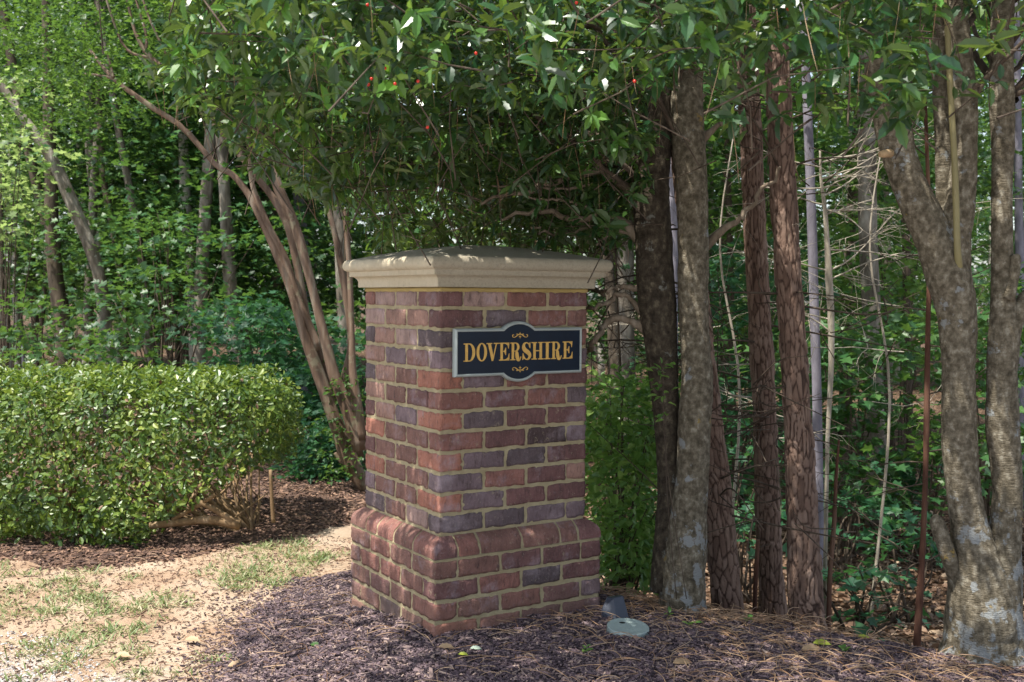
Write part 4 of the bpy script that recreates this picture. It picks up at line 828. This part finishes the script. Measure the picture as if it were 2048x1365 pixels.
# berries
M_berry = simple_mat('red_berry', (.55, .025, .01), .25, var=.1)
bpx = [(735, 10), (727, 163), (743, 158), (737, 170), (770, 137), (790, 168), (836, 163), (952, 107), (1038, 58), (1153, 6), (1269, 163), (1576, 18), (1590, 93), (1595, 120), (855, 255)]
sph_u = np.linspace(0, 2*math.pi, 10, endpoint=False); prof_b = [(.0, -1), (.5, -.87), (.87, -.5), (1, 0), (.87, .5), (.5, .87), (0, 1)]
for i, (x, y) in enumerate(bpx):
    c_ = P(x, y, 2.72+.05*math.sin(i)); r_ = .0043; V = arr([[a*math.cos(t), a*math.sin(t), z] for a, z in prof_b for t in sph_u])*r_+c_; m_ = MB(); k = np.arange(6)[:, None]*10+np.arange(10)[None]; j = np.arange(6)[:, None]*10+((np.arange(10)+1) % 10)[None]
    m_.add(V, [np.stack([k, j, j+10, k+10], -1).reshape(-1, 4)]); part(m_, 'berry', M_berry, hl if x < 1400 else hr_)
# tan needles caught in the crown, hanging
n_ = 520; ii = RNG.permutation(len(q)); ii = ii[(q[ii, 2]-zlow(q[ii, 0], q[ii, 1]) < .35)][:n_]; p0 = q[ii]; n_ = len(ii)
ob = leaf_obj('caught_pine_needles', p0+rnd(n_)*.03, rnd(n_)*[.16, .16, .1]+[0, 0, -1], rnd(n_), RNG.uniform(.10, .2, n_), tmpl([.3, .7], [.0055, .0055], .5, .06), M_needle); tag(ob, 'long tan pine needles hanging caught in the holly leaves', 'pine needles', kind='stuff')

# ------------------------------------------------------------------ pines
pm, n, l, b = nmat('pine_bark'); o = tc(n); at = n.new('ShaderNodeAttribute'); at.attribute_name = 'col'; n1 = noise(n, l, o, 10, 4); n2 = noise(n, l, o, 90, 5, .7, (1, 1, .5))
c = mixc(n, l, n1.outputs[0], (.17, .09, .06), (.46, .34, .27)); c = mixc(n, l, mth(n, l, 'MULTIPLY', n2.outputs[0], .7), c, (.15, .10, .075)); hsx = n.new('ShaderNodeSeparateColor'); l.new(at.outputs[0], hsx.inputs[0])
c = mixc(n, l, mth(n, l, 'MULTIPLY', mth(n, l, 'SUBTRACT', 1.0, hsx.outputs[1]), .75), c, (.16, .085, .055)); c = mixc(n, l, mth(n, l, 'POWER', hsx.outputs[0], 1.2, True), (.045, .024, .017), c); l.new(c, b.inputs['Base Color']); b.inputs['Roughness'].default_value = .9; bump(n, l, b, n2.outputs[0], .9, .008)
def plates(C_, r_, sides, seed, ph=.075, pw=.024, depth=.014):
    """bark plates: worley cells stretched along the trunk"""
    n = len(C_); s = np.concatenate([[0], np.cumsum(np.linalg.norm(np.diff(C_, axis=0), axis=1))]); th = np.linspace(0, 2*math.pi, sides, endpoint=False)
    circ = 2*math.pi*r_.mean(); H = s[-1]; nc = max(5, int(circ/pw)); nr_ = int(H/ph)+2; rg = np.random.default_rng(seed)
    fx = (np.arange(nc)[None]+.5*(np.arange(nr_)[:, None] % 2)+rg.uniform(-.48, .48, (nr_, nc)))/nc; fy = (np.arange(nr_)[:, None]+rg.uniform(-.6, .6, (nr_, nc)))*ph
    hh = rg.uniform(.35, 1, fx.shape); fx = fx.ravel(); fy = fy.ravel(); hh = hh.ravel(); D = np.zeros((n, sides)); 
    u = th/(2*math.pi); wob = .05*vn(np.stack([u[None]*9+0*s[:, None], s[:, None]*11+0*u[None], 0*s[:, None]+0*u[None]+seed], -1), 2)
    for i in range(n):
        k = np.abs(fy-s[i]) < ph*1.8; dx = np.abs(u[:, None]+(wob[i][:, None]*.25)-fx[None, k]); dx = np.minimum(dx, 1-dx)*nc; dy = (s[i]+wob[i][:, None]-fy[None, k])/ph*1.0
        d = np.sqrt(dx**2+dy**2); o_ = np.argsort(d, axis=1)[:, :2]; d1 = np.take_along_axis(d, o_[:, :1], 1)[:, 0]; d2 = np.take_along_axis(d, o_[:, 1:2], 1)[:, 0]
        D[i] = np.clip((d2-d1)/.19, 0, 1)*hh[k][o_[:, 0]]
    return D, depth
pines = [([(1454, 1200, 66, 5.1), (1450, 1160, 64, 5.1), (1441, 1060, 60), (1430, 930, 56), (1420, 850, 54), (1408, 740, 52), (1390, 560, 48), (1370, 380, 44), (1350, 200, 42), (1335, 0, 38)], 5.1, 'leaning reddish pine trunk standing close behind the fused holly trunks'),
         ([(1546, 1215, 56), (1541, 1150, 52), (1534, 1000, 51), (1530, 850, 50), (1526, 760, 49), (1517, 600, 48), (1507, 400, 46), (1501, 260, 45), (1494, 100, 44), (1488, -60, 42)], 5.55, 'flaky red brown pine trunk, left one of the close pair beyond the mulch'),
         ([(1616, 1275, 76), (1612, 1200, 72), (1605, 1050, 65), (1599, 900, 60), (1592, 780, 57), (1580, 600, 54), (1567, 400, 54), (1560, 250, 52), (1553, 100, 50), (1548, -60, 48)], 4.95, 'thick plated pine trunk, right one of the close pair beyond the mulch')]
for k, (pts, YY, lab) in enumerate(pines):
    C_, r_ = pxtube(pts, YY, 330, ext=0); d = C_[-1]-C_[-5]; d /= np.linalg.norm(d); C_ = np.vstack([C_[0]-d*.25, C_, C_[-1]+d*2, C_[-1]+d*5]); r_ = np.concatenate([[r_[0]*1.1], r_, [r_[-1]*.9, r_[-1]*.6]])
    D, dep = plates(C_, r_, 96, k+5); rt = empty('pine_tree', C_[1], lab, 'tree', 'pines beyond the mulch bed')
    dd = D*dep; V, f = tube(C_, r_-.010, 96, lambda q, th, rad: dd*(rad[:, None]/.08)**.5+rad[:, None]*.05*vn(q*5, 2)); colr = np.ones((len(V), 3)); colr[:D.size, 0] = np.clip(D.ravel()*1.8, 0, 1); colr[:D.size, 1] = D.ravel()
    o_ = build('trunk', V, f, pm, smooth=True, col=colr); fix_parent(o_, rt)
    m_ = MB()
    for i in range(16):
        t = RNG.integers(80, 325); s_d = C_[t]; a = RNG.uniform(0, 6.28); dr = np.array([math.cos(a), math.sin(a)*.6, RNG.uniform(-.15, .35)]); ln = RNG.uniform(.3, 1.1)
        e_ = s_d+dr*ln; V, f = tube(spline([s_d, s_d+dr*ln*.5+rnd(1)[0]*.05, e_+[0, 0, -.04]], 10), np.linspace(.006, .002, 10), 5); m_.add(V, f)
        for j in range(4):
            p_ = s_d+dr*ln*RNG.uniform(.3, .95); e2 = p_+rnd(1)[0]*[.2, .2, .14]; V, f = tube(spline([p_, (p_+e2)/2+rnd(1)[0]*.03, e2], 6), np.linspace(.0035, .0012, 6), 4); m_.add(V, f)
    part(m_, 'dead_branches', M_twig, rt)

# ------------------------------------------------------------------ woodland trees
def crown_mesh(name, seed, nsp, R, z0, z1, mat, L=.10, per=26, T=T_maple, sp=.34):
    rg = np.random.default_rng(seed); a = rg.uniform(0, 6.28, nsp); z = z0+(z1-z0)*rg.uniform(0, 1, nsp)**.9; rr = R*np.sqrt(rg.uniform(.03, 1, nsp))*(.75+.25*np.sin(z*1.7+seed)); rr *= np.where(z > z0+(z1-z0)*.8, .6, 1)
    C_ = np.stack([np.cos(a)*rr, np.sin(a)*rr, z], -1); q, ax, nr, L_ = spray_leaves(C_, sp, per, L, .16, .22); V, f = leaves_data(q, ax, nr, L_, T); o_ = build(name, V, f, mat, smooth=False)
    me = o_.data; bpy.data.objects.remove(o_); return me
CR = [crown_mesh('woodland_crown', 100+i, 190, 2.5, .9+.45*(i % 3), 8.8, M_wood) for i in range(5)]
def inst(me, name, root, s=1., rz=0., dz=0.):
    o_ = bpy.data.objects.new(name, me); COL.objects.link(o_); o_.parent = root; o_.scale = (s, s, s); o_.rotation_euler = (0, 0, rz); o_.location = (0, 0, dz); return o_
def wdisp(q, th, rad): return rad[:, None]*(.10*vn(q*[3, 3, 1.2], 3)+.06*vn(q*[12, 12, 5], 4))
def wtree(pts, YY, mat, label, group='trees of the wood', crown=True, name='woodland_tree', sides=12, n=40, cs=1.0, cdz=0.):
    C_, r_ = pxtube(pts, YY, n); d = C_[-1]-C_[-6]; d /= np.linalg.norm(d); dn = C_[0]-C_[3]; dn /= np.linalg.norm(dn)
    g0 = float(hgt(C_[0][0], C_[0][1])); below = C_[0][2]-g0+.15
    if below > 0: C_ = np.vstack([C_[0]+dn/max(.3, abs(dn[2]))*below, C_]); r_ = np.concatenate([[r_[0]*1.25], r_])
    C_ = np.vstack([C_, C_[-1]+d*2.0, C_[-1]+d*4.5]); r_ = np.concatenate([r_, [r_[-1]*.8, r_[-1]*.45]])
    base = C_[0].copy(); base[2] = float(hgt(base[0], base[1])); rt = empty(name, base, label, 'tree', group); m_ = MB(); V, f = tube(C_, r_, sides, wdisp); m_.add(V, f); part(m_, 'trunk', mat, rt)
    if crown: inst(CR[RNG.integers(5)], 'crown', rt, cs*RNG.uniform(.9, 1.15), RNG.uniform(0, 6.28), cdz).location = (RNG.uniform(-1, 1), RNG.uniform(.9, 1.9), cdz)
    return rt
left = [
 ([(18, 750, 18), (10, 640, 18), (5, 570, 16), (-10, 350, 14)], 22, M_pale, 'pinkish pale trunk at the far left edge of the wood'),
 ([(50, 760, 16), (38, 640, 15), (28, 560, 14), (10, 300, 12)], 24, M_blue, 'thin pale blue grey trunk second from the left edge'),
 ([(128, 750, 34), (126, 650, 32), (112, 560, 30), (104, 460, 28), (100, 300, 24), (95, 100, 20)], 17, M_dbark, 'dark upright trunk with a yellowish streak above the left of the hedge'),
 ([(218, 760, 32), (212, 680, 28), (205, 600, 26), (195, 540, 26), (175, 480, 27), (150, 420, 27), (120, 350, 26), (92, 300, 24), (50, 240, 18)], 15, M_gbark, 'mottled grey trunk leaning up to the left across the wood'),
 ([(205, 750, 22), (206, 640, 20), (203, 560, 20), (195, 450, 18), (183, 330, 20), (180, 230, 22), (172, 60, 18)], 19, M_gbark, 'grey trunk with a wavy upper part behind the leaning tree'),
 ([(252, 760, 20), (250, 640, 15), (243, 560, 14), (228, 470, 14), (215, 400, 15), (205, 340, 14), (200, 200, 12)], 18, M_dbark, 'slim dark trunk curving left, between grey trunks'),
 ([(240, 750, 14), (238, 560, 13), (233, 440, 13), (226, 330, 14), (220, 220, 14), (214, 60, 12)], 23, M_pale, 'slim trunk with a bare white top left of centre in the wood'),
 ([(78, 700, 9), (92, 500, 9), (60, 300, 7)], 21, M_dbark, 'thin bent dark sapling near the left edge'),
 ([(398, 760, 32), (392, 680, 29), (386, 560, 28), (374, 450, 24), (369, 340, 20), (367, 280, 19), (362, 60, 16)], 17, M_pale, 'straight pale trunk with a white sunlit upper stretch above the hedge'),
 ([(350, 600, 12), (338, 440, 13), (318, 360, 12), (305, 280, 11), (300, 100, 10)], 20, M_dbark, 'slim brown trunk left of the straight pale trunk'),
 ([(473, 760, 34), (466, 660, 27), (457, 520, 26), (450, 400, 24), (443, 280, 23), (436, 150, 22), (430, 0, 20)], 15, M_gbark, 'stout grey brown trunk right of the straight pale trunk'),
 ([(494, 750, 20), (492, 600, 20), (488, 420, 19), (484, 200, 16)], 20, M_gbark, 'broken grey trunk behind the crape myrtle stems'),
 ([(556, 745, 16), (550, 620, 14), (538, 500, 13), (528, 380, 12)], 19, M_dbark, 'dark slim trunk between the leaning myrtle stems'),
 ([(612, 760, 20), (608, 600, 20), (604, 480, 24), (598, 380, 24), (595, 250, 22)], 18, M_blue, 'trunk with a smooth turquoise grey patch behind the myrtle'),
 ([(630, 750, 18), (626, 600, 18), (624, 460, 18), (622, 300, 16)], 21, M_gbark, 'plain grey trunk just right of the turquoise patched one'),
 ([(692, 780, 28), (688, 650, 26), (682, 520, 25), (678, 400, 24), (672, 200, 22)], 14, M_gbark, 'speckled grey trunk directly left of the pillar'),
 ([(320, 740, 10), (325, 600, 10), (322, 450, 9)], 25, M_dbark, 'thin dark stem left of centre deep in the wood'),
 ([(1105, 700, 26), (1108, 500, 25), (1106, 380, 25), (1100, 200, 22)], 13, M_pale, 'pale grey trunk seen through the holly branches above the pillar'),
 ([(1346, 1000, 22), (1346, 600, 20), (1347, 400, 20), (1340, 220, 20), (1330, 20, 18)], 9, M_blue, 'pale blue grey trunk showing between the fused holly trunks'),
 ([(1255, 800, 34), (1250, 500, 34), (1250, 300, 30), (1252, 150, 28)], 12, M_gbark, 'pale plated trunk behind the left holly branches'),
 ([(1237, 960, 24), (1232, 800, 24), (1225, 650, 22), (1215, 500, 20)], 10, M_dbark, 'dark trunk in the leafy shrub right of the pillar'),
 ([(1762, 1000, 60), (1754, 900, 40), (1748, 750, 38), (1742, 600, 38), (1736, 480, 38), (1734, 350, 36), (1730, 150, 32)], 11, M_gbark, 'broad grey trunk with a sunlit right edge in the right of the wood'),
 ([(1637, 1245, 26), (1636, 1000, 22), (1634, 800, 21), (1628, 600, 20), (1622, 400, 19), (1614, 200, 18), (1606, 0, 16)], 7.2, M_blue, 'straight slender purple grey trunk right of the thick pine'),
 ([(1815, 700, 16), (1812, 500, 15), (1805, 300, 14)], 15, M_dbark, 'thin dark trunk behind the forked holly stem'),
 ([(2044, 900, 18), (2040, 600, 18), (2036, 300, 16)], 12, M_blue, 'pale slim trunk at the right edge of the picture'),
 ([(1470, 1050, 14), (1466, 800, 14), (1460, 500, 13), (1455, 300, 12)], 13, M_dbark, 'slim dark trunk between the pines in deep shade')]
for pts, YY, mt, lab in left: wtree(pts, YY, mt, lab, cs=1.0 if YY > 12 else .9, cdz=0 if YY > 12 else 2.2)
# deeper trees
BINS = [(45, 'by the left edge of the wood'), (150, 'above the left third of the hedge'), (280, 'above the middle of the hedge'), (410, 'above the right third of the hedge'), (575, 'behind the leaning myrtle stems'), (1225, 'just right of the pillar'), (1462, 'between the fused holly and the pine pair'), (1705, 'right of the thick pine'), (1810, 'left of the right holly'), (1968, 'between the two trunks of the right holly')]
for i in range(30):
    x = BINS[i//3][0]+RNG.uniform(-45, 45); YY = RNG.uniform(15, 23) if i < 15 else RNG.uniform(16, 30); YY += 6*(i % 3 == 2); w = RNG.uniform(.11, .21)*F/YY; ln = RNG.normal(0, 25)
    wtree([(x, 720, w), (x+ln*.3, 500, w*.95), (x+ln, 250, w*.85), (x+ln*1.6, 0, w*.8)], YY, [M_dbark, M_gbark, M_pale][i % 3], ['dark brown', 'mottled grey', 'pale'][i % 3]+' trunk deep in the wood '+BINS[i//3][1], 'deep woodland trees', sides=8, n=14)
# distant mass of foliage
n_ = 42000; X = RNG.uniform(-34, 34, n_); Y = RNG.uniform(33, 48, n_); Z = RNG.uniform(-1.2, 16, n_)**1.0; q_ = np.stack([X, Y, Z], -1)
k = fbm(q_*.35, 2, 61) > -.35; q_ = q_[k]; n_ = len(q_)
ob = leaf_obj('distant_wood', q_, rnd(n_), norm(rnd(n_)*.6+[0, -.2, 1]), RNG.uniform(.28, .5, n_), T_maple, M_far); tag(ob, 'sunlit green foliage far back in the wood', 'foliage', kind='stuff')

# young maples: leafy undergrowth above and beside the hedge
def bush(name, root_loc, label, cat, group, mat, C_, R, per, L, T=T_maple, stems=6, flat=.2, wr=1.0, pn='foliage', sr=.012):
    rt = empty(name, root_loc, label, cat, group); q, ax, nr, L_ = spray_leaves(arr(C_), R, per, L, flat); leaf_obj(pn, q, ax, nr, L_, T, mat, rt, wr)
    m_ = MB(); b0 = arr(root_loc)
    for i in RNG.permutation(len(C_))[:stems]:
        e_ = arr(C_[i]); mm_ = b0+(e_-b0)*.5+[0, 0, .1*abs(e_[2]-b0[2])]+rnd(1)[0]*4*sr; V, f = tube(spline([b0+rnd(1)[0]*[.05, .05, 0], mm_, e_], 9), np.linspace(sr, min(.003, sr*.6), 9), 5); m_.add(V, f)
    part(m_, 'stems', M_twig, rt); return rt
def gpt(px, Y): q = P(px, 700, Y); q[2] = float(hgt(q[0], q[1])); return q
for i, (x, y0, y1, Y, w, nn, lab) in enumerate([
    (300, 520, 745, 11.5, 150, 18, 'young maple layered just above the middle of the hedge top'), (520, 600, 760, 11, 110, 40, 'young maple spreading low behind the leaning myrtle stems'),
    (110, 540, 740, 13, 120, 15, 'young maple with pale leaves above the left part of the hedge'), (10, 150, 480, 14, 75, 26, 'tall bright maple at the left edge of the wood'), (350, 420, 560, 14, 110, 14, 'high maple sprays left of the leaning myrtle'),
    (1480, 450, 1000, 11, 120, 56, 'dark green young maple behind the pair of pines'), (1700, 620, 1010, 9.5, 110, 52, 'young maple with broad leaves between pines and right holly'), (1980, 500, 1000, 9, 80, 34, 'leafy young maple behind the right holly stems'), (1520, 150, 700, 13, 130, 60, 'tall young maple seen high between the pines'), (1800, 150, 700, 12, 150, 70, 'tall young maple behind the forked holly')]):
    C_ = np.array([P(RNG.normal(x, w*.55), RNG.uniform(y0, y1), RNG.normal(Y, .5)) for k in range(nn)]); C_[:, 2] = np.maximum(C_[:, 2], hgt(C_[:, 0], C_[:, 1])+.1)
    bush('young_maple', gpt(x, Y), lab, 'young tree', 'young maples', M_under if i in (1, 5) else (M_sunlit if i == 3 else (M_shrub if i > 7 else M_wood)), C_, .26, 34, .095, stems=14)
# dark undergrowth between hedge and pillar
C_ = np.array([P(RNG.uniform(590, 720), RNG.uniform(840, 985), RNG.uniform(8.6, 9.6)) for k in range(60)]); C_[:, 2] = np.maximum(C_[:, 2], hgt(C_[:, 0], C_[:, 1])+.05)
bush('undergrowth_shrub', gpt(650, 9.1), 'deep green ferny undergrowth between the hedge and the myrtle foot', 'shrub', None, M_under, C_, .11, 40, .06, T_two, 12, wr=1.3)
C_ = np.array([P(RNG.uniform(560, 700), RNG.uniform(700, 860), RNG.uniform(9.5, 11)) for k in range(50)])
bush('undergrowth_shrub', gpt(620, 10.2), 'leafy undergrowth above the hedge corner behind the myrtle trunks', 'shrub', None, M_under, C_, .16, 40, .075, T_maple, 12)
# shrub right of the pillar
C_ = np.array([P(RNG.uniform(1165, 1320), 1150-400*RNG.uniform(0, 1)**1.2, RNG.uniform(5.3, 6.8)) for k in range(180)]); C_[:, 2] = np.maximum(C_[:, 2], hgt(C_[:, 0], C_[:, 1])+.06)
bush('leafy_shrub', gpt(1245, 5.9), 'bright leafy green shrub between the pillar and the holly trunks', 'shrub', None, M_shrub, C_, .085, 24, .056, T_mid, 40, wr=1.3, flat=.6, sr=.006)
# low seedlings on the wood floor at right
for i, (x, y, Y, r, nn, lab) in enumerate([(1800, 1100, 7.2, .22, 10, 'broad leaved seedling beside the reddish dead sapling'), (1720, 1180, 6.4, .16, 8, 'low seedling patch left of the reddish dead sapling'), (1460, 880, 9, .3, 16, 'dark green seedlings behind the leaning pine'), (1690, 1010, 8.5, .3, 14, 'seedling thicket right of the purple grey trunk'), (1780, 950, 10, .3, 18, 'shaded seedlings under the broad grey trunk'), (1490, 1040, 7.6, .2, 10, 'small leafy seedlings between the pines at ground level'), (1860, 880, 9, .25, 10, 'pale seedling leaves left of the right holly')]):
    c_ = P(x, y, Y); C_ = c_+rnd(nn)*[r, r, r*.5]; C_[:, 2] = np.maximum(C_[:, 2], hgt(C_[:, 0], C_[:, 1])+.06); g_ = c_.copy(); g_[2] = float(hgt(c_[0], c_[1]))
    bush('seedling_clump', g_, lab, 'seedlings', 'seedlings on the wood floor', M_under if i != 6 else M_shrub, C_, .09, 12, .085, T_maple, 8)

# ------------------------------------------------------------------ dead saplings and branch tangle
def twiggy(mb, p, d, L, r, lev, bend=.25, sides=5):
    d = norm(d); n = 6 if lev else 4; pts = [p]; dd = d.copy()
    for i in range(n): dd = norm(dd+rnd(1)[0]*bend*.5); pts.append(pts[-1]+dd*L/n)
    pts = arr(pts); V, f = tube(pts, np.linspace(r, r*.35, len(pts)), sides, cap=False); mb.add(V, f)
    if lev:
        for i in range(RNG.integers(3, 6)):
            k = RNG.integers(1, len(pts)); twiggy(mb, pts[k], norm(pts[k]-pts[k-1])+rnd(1)[0]*.75, L*RNG.uniform(.35, .6), r*.5, lev-1, bend, 4)
def dead(pts, YY, mat, label, nb, bl, name='dead_sapling', lo=.2, lev=1, br=.004, group=None):
    C_, r_ = pxtube(pts, YY, 50); g0 = float(hgt(C_[0][0], C_[0][1]))
    if C_[0][2] > g0: C_ = np.vstack([[C_[0][0], C_[0][1], g0-.05], C_]); r_ = np.concatenate([[r_[0]], r_])
    rt = empty(name, C_[0], label, 'sapling', group); m_ = MB(); V, f = tube(C_, r_, 9, wdisp); m_.add(V, f); part(m_, 'trunk', mat, rt); m_ = MB()
    for i in range(nb):
        k = int(RNG.uniform(lo, .97)*len(C_)); a = RNG.choice([-1, 1]); twiggy(m_, C_[k], np.array([a, RNG.normal(0, .5), RNG.uniform(-.1, .5)]), RNG.uniform(.4, 1)*bl, br, lev)
    part(m_, 'branches', M_palewood if mat is M_palewood else M_twig, rt); return rt
dead([(1655, 880, 8), (1662, 740, 11), (1662, 640, 14), (1658, 560, 15), (1655, 500, 12), (1650, 420, 9), (1642, 360, 6), (1640, 300, 4)], 6.6, M_palewood, 'bleached white dead sapling with tangled bare branches right of the pines', 18, .7, lo=.15, lev=2, br=.006)
dead([(1834, 1290, 15), (1838, 1220, 14), (1845, 1100, 12), (1850, 980, 11), (1853, 850, 12), (1855, 700, 11), (1858, 560, 9), (1858, 420, 8), (1850, 200, 7)], 4.6, M_red, 'thin reddish dead sapling with stub branches left of the right holly', 26, .32, lev=1, br=.004, lo=.1)
dead([(1657, 1250, 10), (1660, 1150, 9), (1668, 1050, 9), (1672, 960, 7), (1678, 880, 5)], 5.2, M_red, 'thin peeling orange brown stem right of the thick pine foot', 20, .2, lev=1, br=.0025)
dead([(1510, 1190, 9), (1513, 1130, 9), (1516, 1080, 7)], 5.3, M_red, 'short orange brown stub left of the pine pair', 2, .1, lev=0)
dead([(2026, 1230, 16), (2028, 1150, 14), (2032, 1090, 8)], 4.5, M_red, 'orange broken stub behind the right holly foot', 1, .08, lev=0)
m_ = MB(); rt = empty('fallen_branch_tangle', gpt(1760, 6.2), 'tangle of bare bleached branches across the right of the wood', 'branches')
for i in range(14):
    p_ = P(RNG.uniform(1420, 2040), RNG.uniform(330, 900), RNG.uniform(5.6, 8)); twiggy(m_, p_, np.array([RNG.choice([-1, 1]), RNG.normal(0, .4), RNG.normal(0, .25)]), RNG.uniform(.4, 1.1), RNG.uniform(.0025, .006), 2, .3)
for x in (1450, 1750):
    V, f = tube(spline([gpt(x, 6.8), P(x+30, 800, 6.8), P(x-10, 500, 6.8), P(x+20, 250, 6.8)], 16), np.linspace(.012, .004, 16), 5); m_.add(V, f)
part(m_, 'branches', M_palewood, rt)
m_ = MB(); rt = empty('bare_branch_tangle', gpt(1240, 6.0), 'dark bare twigs between the pillar cap and the holly trunks', 'branches')
for i in range(34):
    p_ = P(RNG.uniform(1150, 1290), RNG.uniform(250, 800), RNG.uniform(4.9, 6)); twiggy(m_, p_, rnd(1)[0]+[0, 0, .1], RNG.uniform(.2, .5), RNG.uniform(.0015, .004), 2, .4)
V, f = tube(spline([gpt(1240, 5.9), P(1245, 900, 5.8), P(1235, 600, 5.7), P(1225, 350, 5.6)], 14), np.linspace(.01, .003, 14), 5); m_.add(V, f)
part(m_, 'branches', M_twig, rt)
# small leafy sprout climbing the left holly trunk
C_ = np.array([P(1322, 745, 4.5), P(1318, 765, 4.5), P(1326, 735, 4.48), P(1330, 790, 4.5), P(1332, 830, 4.52)]); bush('climbing_sprout', P(1335, 1195, 4.52), 'thin green leafy sprout growing up the left holly trunk', 'sprout', None, M_shrub, C_, .02, 7, .04, T_mid, 2, flat=.8, sr=.0022)
# fallen leaves and seedlings on the mulch
M_yl = simple_mat('yellow_green_leaf', (.30, .34, .04), .5); M_tan = simple_mat('tan_leaf', (.34, .23, .13), .6); M_gl = simple_mat('green_leaf', (.07, .17, .03), .45); M_gy = simple_mat('grey_green_leaf', (.24, .30, .24), .5)
for x, y, L_, mt, lab in [(620, 1312, .05, M_gl, 'bright green fallen leaf on the mulch at lower left'), (877, 1318, .06, M_tan, 'tan fallen leaf lying below the front corner of the pillar'), (916, 1335, .04, M_yl, 'small yellow fallen leaf below the pillar'), (940, 1322, .045, M_gy, 'grey green fallen leaf right of the small yellow one'),
        (1087, 1230, .055, M_gy, 'grey green fallen leaf against the pillar foot'), (1350, 1222, .055, M_tan, 'tan fallen leaf near the foot of the fused holly trunks'), (1345, 1352, .07, M_tan, 'tan curled leaf at the bottom edge of the picture'), (1602, 1322, .08, M_tan, 'brown leaf on the mulch at lower right'), (1625, 1312, .07, M_yl, 'yellow green fallen leaf near the bottom right'),
        (1390, 1268, .04, M_gl, 'bright green fallen leaf right of the valve lid'), (1714, 1295, .05, M_yl, 'curled yellow brown leaf before the reddish sapling'), (370, 1290, .07, M_tan, 'brown curled leaf on the bare soil'), (230, 1318, .07, M_tan, 'dark tan leaf on the gravelly soil at lower left'), (455, 1345, .08, M_tan, 'dry leaf at the edge of the mulch, bottom left')]:
    c_ = G(x, y); c_[2] = gz(c_[0], c_[1])+.016; V, f = leaves_data([c_], [[1, .3*math.sin(x), .12]], [[.15*math.sin(y), -.35, 1]], [L_], T_holly); o_ = build('fallen_leaf', V, f, mt, loc=c_); tag(o_, lab, 'leaf', 'fallen leaves')
for x, y, lab in [(1338, 1256, 'tiny seedling right of the dark spotlight'), (1377, 1276, 'tiny seedling beyond the valve lid towards the right'), (1494, 1268, 'small seedling midway between lid and reddish sapling'), (1690, 1330, 'small bluish seedling near the bottom right'), (1170, 1325, 'faint seedling below the pillar right face')]:
    c_ = G(x, y); c_[2] = gz(c_[0], c_[1]); bs, ax, nr, L_ = rosettes(arr([c_+[0, 0, .025]]), [[0, 0, 1]], 7, .032, 1.1, .1); V, f = leaves_data(bs, ax, nr, L_, T_mid); V2, f2 = tube([c_, c_+[0, 0, .025]], .0012, 4)
    m_ = MB(); m_.add(V, f); m_.add(V2, f2); o_ = m_.build('mulch_seedling', M_shrub, None, False, loc=c_); tag(o_, lab, 'seedling', 'seedlings on the mulch')
